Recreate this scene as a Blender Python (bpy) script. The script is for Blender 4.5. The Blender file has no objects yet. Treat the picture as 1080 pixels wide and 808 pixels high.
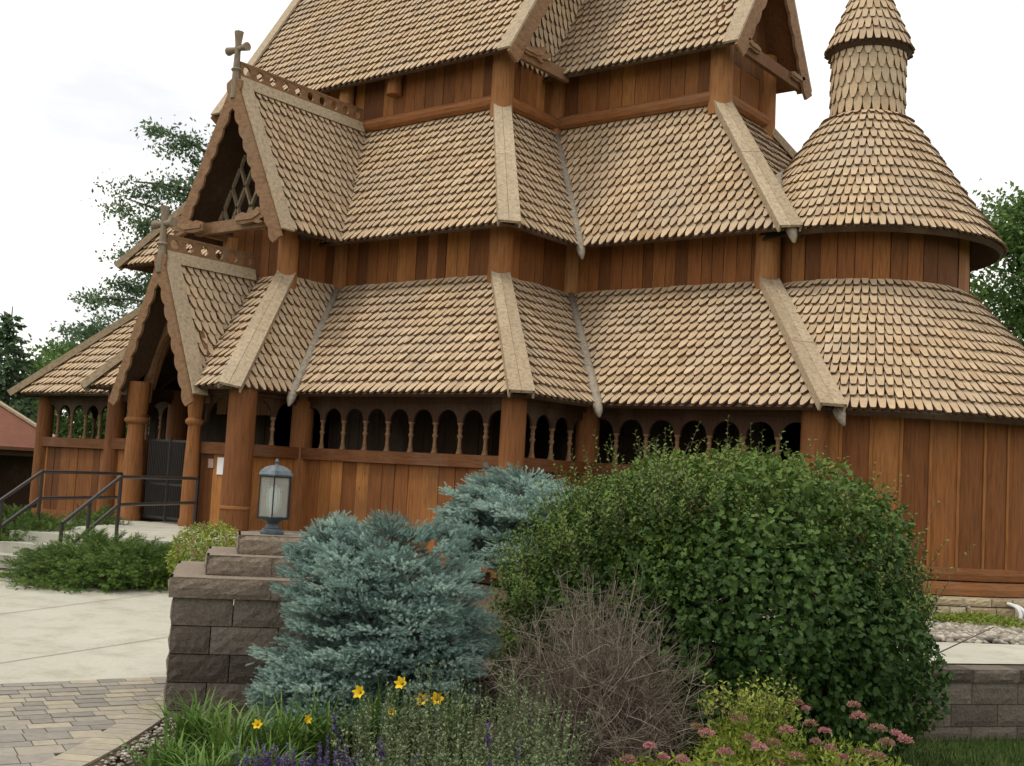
import bpy, math, random
import numpy as np
from mathutils import Vector, Matrix
PI = math.pi
R = math.radians
random.seed(11)
rng = np.random.default_rng(5)
scene = bpy.context.scene
COL = scene.collection

# ---------------------------------------------------------------- helpers
def link(o, parent=None):
    COL.objects.link(o)
    if parent is not None:
        o.parent = parent
    return o

def empty(name, loc=(0, 0, 0), parent=None):
    o = bpy.data.objects.new(name, None)
    o.location = loc
    o.empty_display_size = .2
    return link(o, parent)

def tag(o, label=None, cat=None, group=None, kind=None):
    if label: o['label'] = label
    if cat: o['category'] = cat
    if group: o['group'] = group
    if kind: o['kind'] = kind
    return o

class MB:
    """collects faces; build() links them as one mesh object"""
    def __init__(s):
        s.v = []; s.f = []; s.t = []; s.m = []
        s.slot = 0
    def add(s, vs, fs, t=.5):
        b = len(s.v)
        s.v += [tuple(x) for x in vs]
        for f in fs:
            s.f.append([i + b for i in f]); s.t.append(t); s.m.append(s.slot)
    def box(s, x0, x1, y0, y1, z0, z1, t=.5):
        vs = [(x, y, z) for z in (z0, z1) for y in (y0, y1) for x in (x0, x1)]
        s.add(vs, [(0, 2, 3, 1), (4, 5, 7, 6), (0, 1, 5, 4), (2, 6, 7, 3), (0, 4, 6, 2), (1, 3, 7, 5)], t)
    def obox(s, c, ax, ay, az, t=.5):
        c = Vector(c); ax = Vector(ax); ay = Vector(ay); az = Vector(az)
        vs = [c + i * ax + j * ay + k * az for k in (-1, 1) for j in (-1, 1) for i in (-1, 1)]
        s.add(vs, [(0, 2, 3, 1), (4, 5, 7, 6), (0, 1, 5, 4), (2, 6, 7, 3), (0, 4, 6, 2), (1, 3, 7, 5)], t)
    def beam(s, a, b, w, h, up=(0, 0, 1), t=.5):
        a = Vector(a); b = Vector(b); d = b - a; L = d.length
        if L < 1e-6: return
        d = d / L; up = Vector(up); side = d.cross(up)
        if side.length < 1e-4: side = d.cross(Vector((1, 0, 0)))
        side.normalize(); u = side.cross(d).normalized()
        s.obox((a + b) / 2, d * L / 2, side * w / 2, u * h / 2, t)
    def tube(s, pts, rad, n=8, t=.5, cap=True):
        pts = [Vector(p) for p in pts]
        if not hasattr(rad, '__len__'): rad = [rad] * len(pts)
        rings = []; prev = None
        for i, p in enumerate(pts):
            d = (pts[min(i + 1, len(pts) - 1)] - pts[max(i - 1, 0)]).normalized()
            if prev is None:
                a = d.cross(Vector((0, 0, 1)))
                if a.length < .05: a = Vector((1, 0, 0)) - d * d.x
                a.normalize()
            else:
                a = (prev - d * prev.dot(d)).normalized()
            prev = a; b = d.cross(a)
            rings.append([p + (a * math.cos(2 * PI * k / n) + b * math.sin(2 * PI * k / n)) * rad[i] for k in range(n)])
        vs = [v for r in rings for v in r]; fs = []
        for i in range(len(pts) - 1):
            for k in range(n):
                k2 = (k + 1) % n
                fs.append((i * n + k, i * n + k2, (i + 1) * n + k2, (i + 1) * n + k))
        if cap:
            fs.append(tuple(reversed(range(n)))); fs.append(tuple((len(pts) - 1) * n + k for k in range(n)))
        s.add(vs, fs, t)
    def lathe(s, prof, c=(0, 0, 0), n=16, t=.5, close=True):
        vs = []; fs = []
        for r, z in prof:
            for k in range(n):
                a = 2 * PI * k / n
                vs.append((c[0] + r * math.cos(a), c[1] + r * math.sin(a), c[2] + z))
        for i in range(len(prof) - 1):
            for k in range(n):
                k2 = (k + 1) % n
                fs.append((i * n + k, i * n + k2, (i + 1) * n + k2, (i + 1) * n + k))
        if close:
            fs.append(tuple(reversed(range(n)))); fs.append(tuple((len(prof) - 1) * n + k for k in range(n)))
        s.add(vs, fs, t)
    def prism(s, poly, o, ux, uy, nrm, th, t=.5):
        """2-D polygon (x,y) laid in the plane o + x*ux + y*uy, extruded by th along nrm"""
        o = Vector(o); ux = Vector(ux); uy = Vector(uy); nrm = Vector(nrm)
        n = len(poly)
        a = [o + ux * p[0] + uy * p[1] for p in poly]
        b = [p + nrm * th for p in a]
        fs = [tuple(reversed(range(n))), tuple(range(n, 2 * n))]
        fs += [(i, (i + 1) % n, n + (i + 1) % n, n + i) for i in range(n)]
        s.add(a + b, fs, t)
    def build(s, name, mat, parent=None, smooth=False, loc=None):
        me = bpy.data.meshes.new(name)
        me.from_pydata([tuple(v) for v in s.v], [], s.f)
        at = me.attributes.new('tint', 'FLOAT', 'FACE')
        at.data.foreach_set('value', s.t)
        if not isinstance(mat, (list, tuple)): mat = [mat]
        for m in mat: me.materials.append(m)
        if len(mat) > 1: me.polygons.foreach_set('material_index', s.m)
        if smooth: me.polygons.foreach_set('use_smooth', [True] * len(me.polygons))
        me.update()
        o = bpy.data.objects.new(name, me)
        if loc is not None: o.location = loc
        return link(o, parent)

def smooth_by_angle(o, deg=40):
    me = o.data
    me.polygons.foreach_set('use_smooth', [True] * len(me.polygons))
    try: me.set_sharp_from_angle(angle=R(deg))
    except Exception: pass

def np_mesh(name, verts, faces_flat, sizes, tint, mats, mi=None, parent=None):
    """fast mesh from numpy arrays; every face of `sizes` vertices"""
    me = bpy.data.meshes.new(name)
    nf = len(sizes)
    me.vertices.add(len(verts)); me.vertices.foreach_set('co', verts.astype(np.float32).ravel())
    me.loops.add(len(faces_flat)); me.loops.foreach_set('vertex_index', faces_flat.astype(np.int32))
    me.polygons.add(nf)
    st = np.concatenate([[0], np.cumsum(sizes)[:-1]]).astype(np.int32)
    me.polygons.foreach_set('loop_start', st)
    try: me.polygons.foreach_set('loop_total', sizes.astype(np.int32))
    except Exception: pass
    if not isinstance(mats, (list, tuple)): mats = [mats]
    for m in mats: me.materials.append(m)
    if mi is not None: me.polygons.foreach_set('material_index', mi.astype(np.int32))
    at = me.attributes.new('tint', 'FLOAT', 'FACE'); at.data.foreach_set('value', tint.astype(np.float32))
    me.update(calc_edges=True)
    o = bpy.data.objects.new(name, me)
    return link(o, parent)

class Fol:
    """gathers instances of small templates into one mesh"""
    def __init__(s): s.V = []; s.F = []; s.S = []; s.T = []; s.M = []; s.n = 0
    def scatter(s, tv, tf, pos, xd, nd, scale, tint, slot=0):
        # local x = along leaf, y = side, z = normal
        N = len(pos)
        if N == 0: return
        x = xd / (np.linalg.norm(xd, axis=1, keepdims=True) + 1e-9)
        y = np.cross(nd, x); y /= (np.linalg.norm(y, axis=1, keepdims=True) + 1e-9)
        z = np.cross(x, y)
        scale = np.broadcast_to(np.asarray(scale, float).reshape(-1, 1) if np.ndim(scale) else np.full((N, 1), scale), (N, 1))
        tv = np.asarray(tv, float)
        P = pos[:, None, :] + scale[:, :, None] * (tv[None, :, 0:1] * x[:, None] + tv[None, :, 1:2] * y[:, None] + tv[None, :, 2:3] * z[:, None])
        K = len(tv)
        base = s.n + np.arange(N) * K
        sizes = np.array([len(f) for f in tf]); flat = np.concatenate([np.array(f) for f in tf])
        s.V.append(P.reshape(-1, 3)); s.F.append((base[:, None] + flat[None]).ravel())
        s.S.append(np.tile(sizes, N)); s.T.append(np.repeat(np.broadcast_to(tint, (N,)), len(tf)))
        s.M.append(np.full(N * len(tf), slot)); s.n += N * K
    def tube(s, pts, r0, r1, tint=.5, slot=1, n=3):
        pts = np.asarray(pts, float); m = len(pts)
        d = np.gradient(pts, axis=0); d /= np.linalg.norm(d, axis=1, keepdims=True) + 1e-9
        a = np.cross(d, [0.3, .2, 1.0]); a /= np.linalg.norm(a, axis=1, keepdims=True) + 1e-9
        b = np.cross(d, a); r = np.linspace(r0, r1, m)[:, None]
        V = np.stack([pts + r * (a * math.cos(2 * PI * k / n) + b * math.sin(2 * PI * k / n)) for k in range(n)], 1).reshape(-1, 3)
        F = []
        for i in range(m - 1):
            for k in range(n):
                k2 = (k + 1) % n
                F += [i * n + k, i * n + k2, (i + 1) * n + k2, (i + 1) * n + k]
        s.V.append(V); s.F.append(np.array(F) + s.n); q = (m - 1) * n
        s.S.append(np.full(q, 4)); s.T.append(np.full(q, tint)); s.M.append(np.full(q, slot)); s.n += len(V)
    def build(s, name, mats, parent=None):
        return np_mesh(name, np.concatenate(s.V), np.concatenate(s.F), np.concatenate(s.S), np.concatenate(s.T), mats, np.concatenate(s.M), parent)

def unit(v): return v / (np.linalg.norm(v, axis=-1, keepdims=True) + 1e-9)
def rdir(n): return unit(rng.normal(size=(n, 3)))

# ---------------------------------------------------------------- camera frame (fitted to the building)
F_, YAW, PITCH, ROLL = 1244.63, 0.665068, 0.080315, 0.056436
CAM = Vector((17.534, -15.762, 1.25))
RH = Vector((math.cos(YAW), math.sin(YAW), 0)); FH = Vector((-math.sin(YAW), math.cos(YAW), 0)); UP = Vector((0, 0, 1))
FW = FH * math.cos(PITCH) + UP * math.sin(PITCH); UP2 = UP * math.cos(PITCH) - FH * math.sin(PITCH)
CX = RH * math.cos(ROLL) + UP2 * math.sin(ROLL); CY = UP2 * math.cos(ROLL) - RH * math.sin(ROLL)
def at(u, v, d):
    return CAM + (FW + CX * ((u - 540) / F_) - CY * ((v - 404) / F_)) * d
def W(a, d, z=0):
    p = CAM + RH * a + FH * d
    return Vector((p.x, p.y, z))
def ad(p):
    q = Vector(p) - CAM
    return q.dot(RH), q.dot(FH)

cam = bpy.data.cameras.new('camera'); co = bpy.data.objects.new('camera', cam); COL.objects.link(co)
m = Matrix.Identity(4)
for i in range(3):
    m[i][0] = CX[i]; m[i][1] = CY[i]; m[i][2] = -FW[i]; m[i][3] = CAM[i]
co.matrix_world = m
cam.sensor_width = 36; cam.lens = F_ / 1080 * 36; cam.clip_end = 2000; cam.clip_start = .1
scene.camera = co

# ---------------------------------------------------------------- materials
def new_mat(name):
    m = bpy.data.materials.new(name); m.use_nodes = True
    nt = m.node_tree; b = nt.nodes['Principled BSDF']
    return m, nt, b
def node(nt, typ, **kw):
    n = nt.nodes.new(typ)
    for k, v in kw.items(): setattr(n, k, v)
    return n
def ramp(nt, stops):
    r = node(nt, 'ShaderNodeValToRGB'); cr = r.color_ramp
    while len(cr.elements) < len(stops): cr.elements.new(.5)
    for e, (p, c) in zip(cr.elements, stops):
        e.position = p; e.color = (*c, 1)
    return r
def noise(nt, scale, detail=4, rough=.6, vec=None, mapscale=None):
    n = node(nt, 'ShaderNodeTexNoise'); n.inputs['Scale'].default_value = scale
    n.inputs['Detail'].default_value = detail; n.inputs['Roughness'].default_value = rough
    tc = node(nt, 'ShaderNodeTexCoord'); src = tc.outputs['Object']
    if mapscale:
        mp = node(nt, 'ShaderNodeMapping'); mp.inputs['Scale'].default_value = mapscale
        nt.links.new(src, mp.inputs[0]); src = mp.outputs[0]
    nt.links.new(src, n.inputs['Vector'])
    return n
def mixc(nt, fac, a, b, mode='MIX'):
    m = node(nt, 'ShaderNodeMix', data_type='RGBA', blend_type=mode)
    for inp, val in ((m.inputs[0], fac), (m.inputs[6], a), (m.inputs[7], b)):
        if hasattr(val, 'is_linked') or hasattr(val, 'links'): nt.links.new(val, inp)
        elif hasattr(val, '__len__'): inp.default_value = (*val, 1)
        else: inp.default_value = val
    return m.outputs[2]
def bump(nt, b, src, strength, dist=.02):
    bp = node(nt, 'ShaderNodeBump'); bp.inputs['Strength'].default_value = strength; bp.inputs['Distance'].default_value = dist
    nt.links.new(src, bp.inputs['Height']); nt.links.new(bp.outputs[0], b.inputs['Normal'])
def tint_out(nt):
    a = node(nt, 'ShaderNodeAttribute'); a.attribute_name = 'tint'
    return a.outputs['Fac']

def wood(name, dark, mid, light, grain=(9, 9, .7), rough=.75, patch=(.22, .17, .12), patch_amt=.35, bs=.5):
    """wood with per-plank tone, long grain streaks and weathered patches"""
    m, nt, b = new_mat(name)
    t = tint_out(nt)
    r = ramp(nt, [(0, dark), (.5, mid), (1, light)]); nt.links.new(t, r.inputs[0])
    g = noise(nt, 3.2, 6, .65, mapscale=grain)
    gr = ramp(nt, [(.3, (.42, .40, .37)), (.5, (.92, .92, .92)), (.72, (1.3, 1.27, 1.18))]); nt.links.new(g.outputs['Fac'], gr.inputs[0])
    c = mixc(nt, .75, r.outputs[0], gr.outputs[0], 'MULTIPLY')
    p = noise(nt, .9, 5, .6, mapscale=(1, 1, .6))
    pr = ramp(nt, [(.5, (0, 0, 0)), (.72, (1, 1, 1))]); nt.links.new(p.outputs['Fac'], pr.inputs[0])
    mul = node(nt, 'ShaderNodeMath', operation='MULTIPLY'); mul.inputs[1].default_value = patch_amt
    nt.links.new(pr.outputs[0], mul.inputs[0])
    c = mixc(nt, mul.outputs[0], c, patch)
    # knots
    k = node(nt, 'ShaderNodeTexVoronoi'); k.inputs['Scale'].default_value = 2.3
    tc = node(nt, 'ShaderNodeTexCoord'); mp = node(nt, 'ShaderNodeMapping'); mp.inputs['Scale'].default_value = (1.6, 1.6, .7)
    nt.links.new(tc.outputs['Object'], mp.inputs[0]); nt.links.new(mp.outputs[0], k.inputs['Vector'])
    kr = ramp(nt, [(.03, (.35, .3, .28)), (.07, (1, 1, 1))]); nt.links.new(k.outputs['Distance'], kr.inputs[0])
    c = mixc(nt, .8, c, kr.outputs[0], 'MULTIPLY')
    nt.links.new(c, b.inputs['Base Color']); b.inputs['Roughness'].default_value = rough
    b.inputs['Specular IOR Level'].default_value = .25
    bump(nt, b, g.outputs['Fac'], bs, .012)
    return m

M = {}
M['plank'] = wood('plank wood', (.13, .047, .015), (.25, .094, .028), (.39, .168, .050), patch=(.12, .055, .022), patch_amt=.55)
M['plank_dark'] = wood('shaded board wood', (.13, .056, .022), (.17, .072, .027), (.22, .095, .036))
M['archwood'] = wood('eave-shade arch wood', (.060, .028, .014), (.085, .040, .019), (.12, .06, .03))  # shadow under the eaves put into the colour of arch boards and plates
M['beam'] = wood('beam wood', (.12, .045, .016), (.23, .088, .029), (.35, .155, .055), grain=(1, 1, 12))
M['log'] = wood('log wood', (.155, .056, .019), (.28, .115, .038), (.43, .215, .085), patch=(.15, .08, .04), patch_amt=.3)
M['trim'] = wood('weathered trim wood', (.27, .205, .135), (.37, .29, .195), (.46, .375, .26), grain=(5, 5, 5), patch=(.30, .235, .17), patch_amt=.35, bs=.25)
M['trimbrown'] = wood('carved brown wood', (.16, .085, .042), (.24, .135, .070), (.30, .18, .10), grain=(2, 2, 5))
M['grey'] = wood('silvered valley wood', (.23, .20, .16), (.31, .27, .215), (.36, .32, .26), grain=(4, 4, 4))
M['greybrown'] = wood('weathered cross wood', (.17, .135, .10), (.24, .19, .14), (.29, .24, .18), grain=(4, 4, 2))
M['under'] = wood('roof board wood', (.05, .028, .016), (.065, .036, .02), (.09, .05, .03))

def shingle_mat():
    m, nt, b = new_mat('cedar shingle wood')
    t = tint_out(nt)
    r = ramp(nt, [(0, (.40, .275, .165)), (.3, (.49, .355, .222)), (.7, (.56, .42, .268)), (1, (.63, .49, .33))]); nt.links.new(t, r.inputs[0])
    g = noise(nt, 14, 3, .6); gr = ramp(nt, [(.3, (.78, .76, .74)), (.7, (1.12, 1.12, 1.1))]); nt.links.new(g.outputs['Fac'], gr.inputs[0])
    c = mixc(nt, .8, r.outputs[0], gr.outputs[0], 'MULTIPLY')
    p = noise(nt, .7, 5, .65); pr = ramp(nt, [(.40, (0, 0, 0)), (.68, (.75, .75, .75))]); nt.links.new(p.outputs['Fac'], pr.inputs[0])
    c = mixc(nt, pr.outputs[0], c, (.42, .34, .25))
    nt.links.new(c, b.inputs['Base Color']); b.inputs['Roughness'].default_value = .85; b.inputs['Specular IOR Level'].default_value = .2
    bump(nt, b, g.outputs['Fac'], .35, .01)
    return m
M['shingle'] = shingle_mat()

M['edge'] = wood('shade-toned shingle edge', (.115, .068, .036), (.15, .09, .05), (.19, .12, .07), bs=.2)  # side faces coloured dark: the shadow between shingles is painted in

def simple(name, col, rough=.7, metal=0, nscale=6, var=.25, bs=.0, bd=.01, spec=.4):
    m, nt, b = new_mat(name)
    n = noise(nt, nscale, 6, .65)
    lo = tuple(c * (1 - var) for c in col); hi = tuple(min(1, c * (1 + var)) for c in col)
    r = ramp(nt, [(.3, lo), (.7, hi)]); nt.links.new(n.outputs['Fac'], r.inputs[0])
    nt.links.new(r.outputs[0], b.inputs['Base Color'])
    b.inputs['Roughness'].default_value = rough; b.inputs['Metallic'].default_value = metal
    b.inputs['Specular IOR Level'].default_value = spec
    if bs: bump(nt, b, n.outputs['Fac'], bs, bd)
    return m
M['iron'] = simple('painted black iron', (.018, .016, .015), .45, 0, 20, .3)
M['railing'] = simple('dark bronze rail paint', (.030, .024, .021), .4, 0, 20, .3)
M['lampmetal'] = simple('weathered lamp metal', (.10, .125, .145), .5, .3, 18, .4)
M['paper'] = simple('white paper', (.80, .82, .84), .6, 0, 12, .05)
M['plaque'] = simple('small copper plaque', (.42, .30, .24), .5, .1, 30, .25)
M['bark'] = simple('bark', (.085, .062, .045), .9, 0, 12, .4, .6, .02)
M['twig'] = simple('dry twig bark', (.15, .105, .085), .9, 0, 9, .35)

def tinted(name, stops, rough=.7, nscale=8, namt=.5, bs=0, bd=.01, spec=.3, trans=None, sheen=0):
    m, nt, b = new_mat(name)
    r = ramp(nt, stops); nt.links.new(tint_out(nt), r.inputs[0])
    n = noise(nt, nscale, 6, .65); gr = ramp(nt, [(.3, (.7, .7, .7)), (.7, (1.2, 1.2, 1.2))]); nt.links.new(n.outputs['Fac'], gr.inputs[0])
    c = mixc(nt, namt, r.outputs[0], gr.outputs[0], 'MULTIPLY')
    nt.links.new(c, b.inputs['Base Color']); b.inputs['Roughness'].default_value = rough; b.inputs['Specular IOR Level'].default_value = spec
    if bs: bump(nt, b, n.outputs['Fac'], bs, bd)
    if trans:
        tr = node(nt, 'ShaderNodeBsdfTranslucent'); nt.links.new(c, tr.inputs['Color'])
        mx = node(nt, 'ShaderNodeMixShader'); mx.inputs[0].default_value = trans
        nt.links.new(b.outputs[0], mx.inputs[1]); nt.links.new(tr.outputs[0], mx.inputs[2])
        nt.links.new(mx.outputs[0], nt.nodes['Material Output'].inputs['Surface'])
    return m
M['block'] = tinted('split face concrete block', [(0, (.095, .078, .062)), (.5, (.15, .124, .10)), (1, (.21, .178, .145))], .92, 34, .95, 1, .03)
M['blockcap'] = tinted('tan cap block', [(0, (.22, .175, .135)), (1, (.33, .27, .21))], .9, 34, .95, 1, .03)
M['paver'] = tinted('concrete paver', [(0, (.22, .205, .18)), (.35, (.285, .265, .225)), (.7, (.34, .305, .24)), (1, (.39, .345, .26))], .85, 14, .6, .3, .006)
M['limestone'] = tinted('buff limestone', [(0, (.36, .28, .17)), (.5, (.50, .41, .27)), (1, (.62, .54, .39))], .9, 12, .7, .7, .02)
M['stone'] = tinted('loose grey pebble', [(0, (.16, .14, .115)), (.5, (.30, .27, .22)), (1, (.50, .46, .39))], .85, 20, .5)
M['leaf'] = tinted('dark shrub leaf', [(0, (.018, .044, .008)), (.45, (.038, .088, .014)), (.75, (.080, .145, .022)), (1, (.15, .215, .036))], .65, 5, .4, spec=.35, trans=.18)
M['spruce'] = tinted('blue spruce needle', [(0, (.10, .165, .145)), (.5, (.22, .34, .30)), (1, (.40, .54, .47))], .6, 5, .4, trans=.1)
M['juniper'] = tinted('juniper needle', [(0, (.030, .068, .010)), (.5, (.080, .150, .022)), (1, (.155, .235, .045))], .6, 4, .4, trans=.12)
M['spirea'] = tinted('yellow green spirea leaf', [(0, (.07, .12, .018)), (.5, (.18, .25, .032)), (1, (.34, .37, .06))], .55, 5, .3, trans=.25)
M['pink'] = tinted('pink spirea bloom', [(0, (.26, .17, .10)), (.45, (.38, .19, .16)), (1, (.60, .25, .31))], .7, 8, .3, trans=.15)
M['catmint'] = tinted('grey green herb leaf', [(0, (.075, .105, .045)), (.5, (.15, .195, .090)), (1, (.26, .30, .17))], .7, 5, .4, trans=.15)
M['purple'] = tinted('purple salvia bloom', [(0, (.045, .025, .10)), (.5, (.10, .055, .21)), (1, (.18, .10, .32))], .7, 6, .3)
M['lily'] = tinted('daylily leaf', [(0, (.045, .10, .015)), (.5, (.09, .185, .028)), (1, (.18, .27, .06))], .5, 4, .3, trans=.2)
M['yellow'] = tinted('yellow lily petal', [(0, (.82, .50, .01)), (1, (.90, .68, .03))], .5, 6, .2, trans=.2)
M['grass'] = tinted('lawn grass blade', [(0, (.03, .055, .012)), (.5, (.055, .10, .02)), (1, (.12, .16, .045))], .7, 4, .4, trans=.15)
M['treeleaf'] = tinted('tree leaf', [(0, (.045, .10, .026)), (.5, (.10, .185, .045)), (1, (.19, .29, .08))], .6, .8, .5, trans=.3)
M['treeneedle'] = tinted('conifer needle', [(0, (.055, .10, .05)), (.5, (.13, .205, .105)), (1, (.22, .32, .17))], .7, .6, .4, trans=.3)  # green lightened, with distance haze and sky glare mixed into the colour
M['roofred'] = tinted('red pavilion shingle', [(0, (.15, .060, .038)), (1, (.22, .092, .058))], .85, 3, .5)

def concrete():
    m, nt, b = new_mat('brushed concrete')
    n = noise(nt, .6, 6, .6); r = ramp(nt, [(.3, (.43, .425, .355)), (.7, (.51, .50, .43))]); nt.links.new(n.outputs['Fac'], r.inputs[0])
    n2 = noise(nt, 30, 5, .7); r2 = ramp(nt, [(.3, (.88, .88, .88)), (.7, (1.05, 1.05, 1.05))]); nt.links.new(n2.outputs['Fac'], r2.inputs[0])
    c = mixc(nt, 1, r.outputs[0], r2.outputs[0], 'MULTIPLY')
    n3 = noise(nt, 2.2, 6, .7); r3 = ramp(nt, [(.34, (.68, .66, .61)), (.52, (1, 1, 1))]); nt.links.new(n3.outputs['Fac'], r3.inputs[0])
    c = mixc(nt, .6, c, r3.outputs[0], 'MULTIPLY')
    nt.links.new(c, b.inputs['Base Color']); b.inputs['Roughness'].default_value = .9; b.inputs['Specular IOR Level'].default_value = .2
    bump(nt, b, n2.outputs['Fac'], .2, .004)
    return m
M['concrete'] = concrete()
def soil():
    m, nt, b = new_mat('bark mulch and turf')
    n = noise(nt, 28, 6, .75); r = ramp(nt, [(.3, (.045, .032, .022)), (.55, (.11, .082, .058)), (.75, (.20, .16, .12))]); nt.links.new(n.outputs['Fac'], r.inputs[0])
    nt.links.new(r.outputs[0], b.inputs['Base Color']); b.inputs['Roughness'].default_value = .95; b.inputs['Specular IOR Level'].default_value = .1
    bump(nt, b, n.outputs['Fac'], .8, .03)
    return m
M['soil'] = soil()
def lawn():
    m, nt, b = new_mat('lawn')
    n = noise(nt, 12, 8, .75); r = ramp(nt, [(.3, (.03, .052, .014)), (.6, (.06, .10, .024)), (.8, (.11, .14, .045))]); nt.links.new(n.outputs['Fac'], r.inputs[0])
    nt.links.new(r.outputs[0], b.inputs['Base Color']); b.inputs['Roughness'].default_value = .95; b.inputs['Specular IOR Level'].default_value = .1
    bump(nt, b, n.outputs['Fac'], .8, .04)
    return m
M['lawn'] = lawn()
def glass():
    m, nt, b = new_mat('frosted lamp glass')
    b.inputs['Base Color'].default_value = (.80, .86, .84, 1); b.inputs['Roughness'].default_value = .12
    b.inputs['Transmission Weight'].default_value = .75; b.inputs['IOR'].default_value = 1.45
    b.inputs['Alpha'].default_value = .55
    return m
M['glass'] = glass()
M['bulb'] = simple('white lamp globe', (.75, .76, .72), .4, 0, 10, .05)

# ================================================================= THE CHURCH
church = empty('stave_church', (0, 0, 0))
tag(church, 'wooden stave church with tiered shingled roofs, carved gables and a round apse tower', 'church')

YC = 6.05           # east-west centre line
NX0, NX1, AX0, YA = -9.27, 5.25, -4.01, -1.51
CYS, CXE = 2.24, 9.67
NYN = 2 * YC
ZS, ZE1, ZT1, ZE2, ZT2, ZE3 = 1.61, 2.63, 5.14, 5.95, 9.04, 10.04
ACX, ACY = 8.85, 6.05

def shingle_poly(e, w):
    return [(-.12 * w, 0), (.12 * w, 0), (.33 * w, .34 * e), (.462 * w, .98 * e), (.462 * w, 1.55 * e), (-.462 * w, 1.55 * e), (-.462 * w, .98 * e), (-.33 * w, .34 * e)]

def tab_poly(e, w):
    return [(-.24 * w, 0), (.24 * w, 0), (.33 * w, .16 * e), (.462 * w, .85 * e), (.462 * w, 1.55 * e), (-.462 * w, 1.55 * e), (-.462 * w, .85 * e), (-.33 * w, .16 * e)]

def shingles(mb, P0, P1, P2, P3, e=.262, w=.178, lift=.080, th=.038):
    """courses of pointed wooden shingles on the plane P0 P1 (bottom) P2 P3 (top)"""
    P0, P1, P2, P3 = map(Vector, (P0, P1, P2, P3))
    bu = P1 - P0 if (P1 - P0).length > .05 else P2 - P3
    u = bu.normalized(); d3 = P3 - P0; v = d3 - u * d3.dot(u); L = v.length; v = v / L
    n = u.cross(v)
    if n.z < 0: n = -n
    sl1 = d3.dot(u); sr0 = (P1 - P0).dot(u); sr1 = (P2 - P0).dot(u)
    nrow = int(L / e) + 1; e = L / nrow
    for k in range(nrow):
        t0 = k * e - (.03 if k == 0 else 0)
        smin = min(0, sl1); smax = max(sr0, sr1)
        off = (k % 2) * w / 2
        i0 = int(smin / w) - 1; i1 = int(smax / w) + 2
        for i in range(i0, i1):
            c = i * w + off + random.uniform(-.006, .006); jt = random.uniform(-.018, .018)
            ww = w * random.uniform(.95, 1.03); sk = random.uniform(-.02, .02); lf = lift * random.uniform(.85, 1.15)
            pts = []
            for (x, t) in shingle_poly(e, ww):
                if t > 1.5 * e and k >= nrow - 1: t = e * .98
                tt = t0 + t + (jt if t < e else 0); s = c + x + sk * (t - e)
                q = min(max(tt, 0), L) / L
                a = sl1 * q; b = sr0 + (sr1 - sr0) * q
                pts.append((min(max(s, a), b), tt, lf * (1 - max(0, t) / (1.6 * e)) + .004))
            xs = [p[0] for p in pts]
            if max(xs) - min(xs) < .03: continue
            m = len(pts)
            top = [P0 + u * s + v * t + n * h for s, t, h in pts]
            bot = [P0 + u * s + v * t + n * (h - th) for s, t, h in pts]
            fs = [tuple(range(m))] + [((j + 1) % m, j, m + j, m + (j + 1) % m) for j in (6, 7, 0, 1, 2)]
            fs += [(6, 5, m + 5, m + 6), (4, 3, m + 3, m + 4)]
            tn = min(1, max(0, random.gauss(.5, .2)))
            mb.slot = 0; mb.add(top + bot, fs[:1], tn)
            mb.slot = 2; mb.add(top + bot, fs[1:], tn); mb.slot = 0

def slab(mb, P, th, t=.5):
    """flat deck of thickness th under quad P"""
    P = [Vector(p) for p in P]
    n = (P[1] - P[0]).cross(P[3] - P[0])
    if n.length < 1e-5: n = (P[2] - P[0]).cross(P[3] - P[0])
    n.normalize()
    if n.z < 0: n = -n
    top = [p - n * .006 for p in P]; bot = [p - n * th for p in P]
    mb.add(top + bot, [(0, 1, 2, 3), (7, 6, 5, 4), (0, 4, 5, 1), (1, 5, 6, 2), (2, 6, 7, 3), (3, 7, 4, 0)], t)

def roof_face(P0, P1, P2, P3, parent, name='shingled_slope', **kw):
    mb = MB(); shingles(mb, P0, P1, P2, P3, **kw)
    mb.slot = 1; slab(mb, [P0, P1, P2, P3], .07)
    return mb.build(name, [M['shingle'], M['under'], M['edge']], parent)

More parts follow.
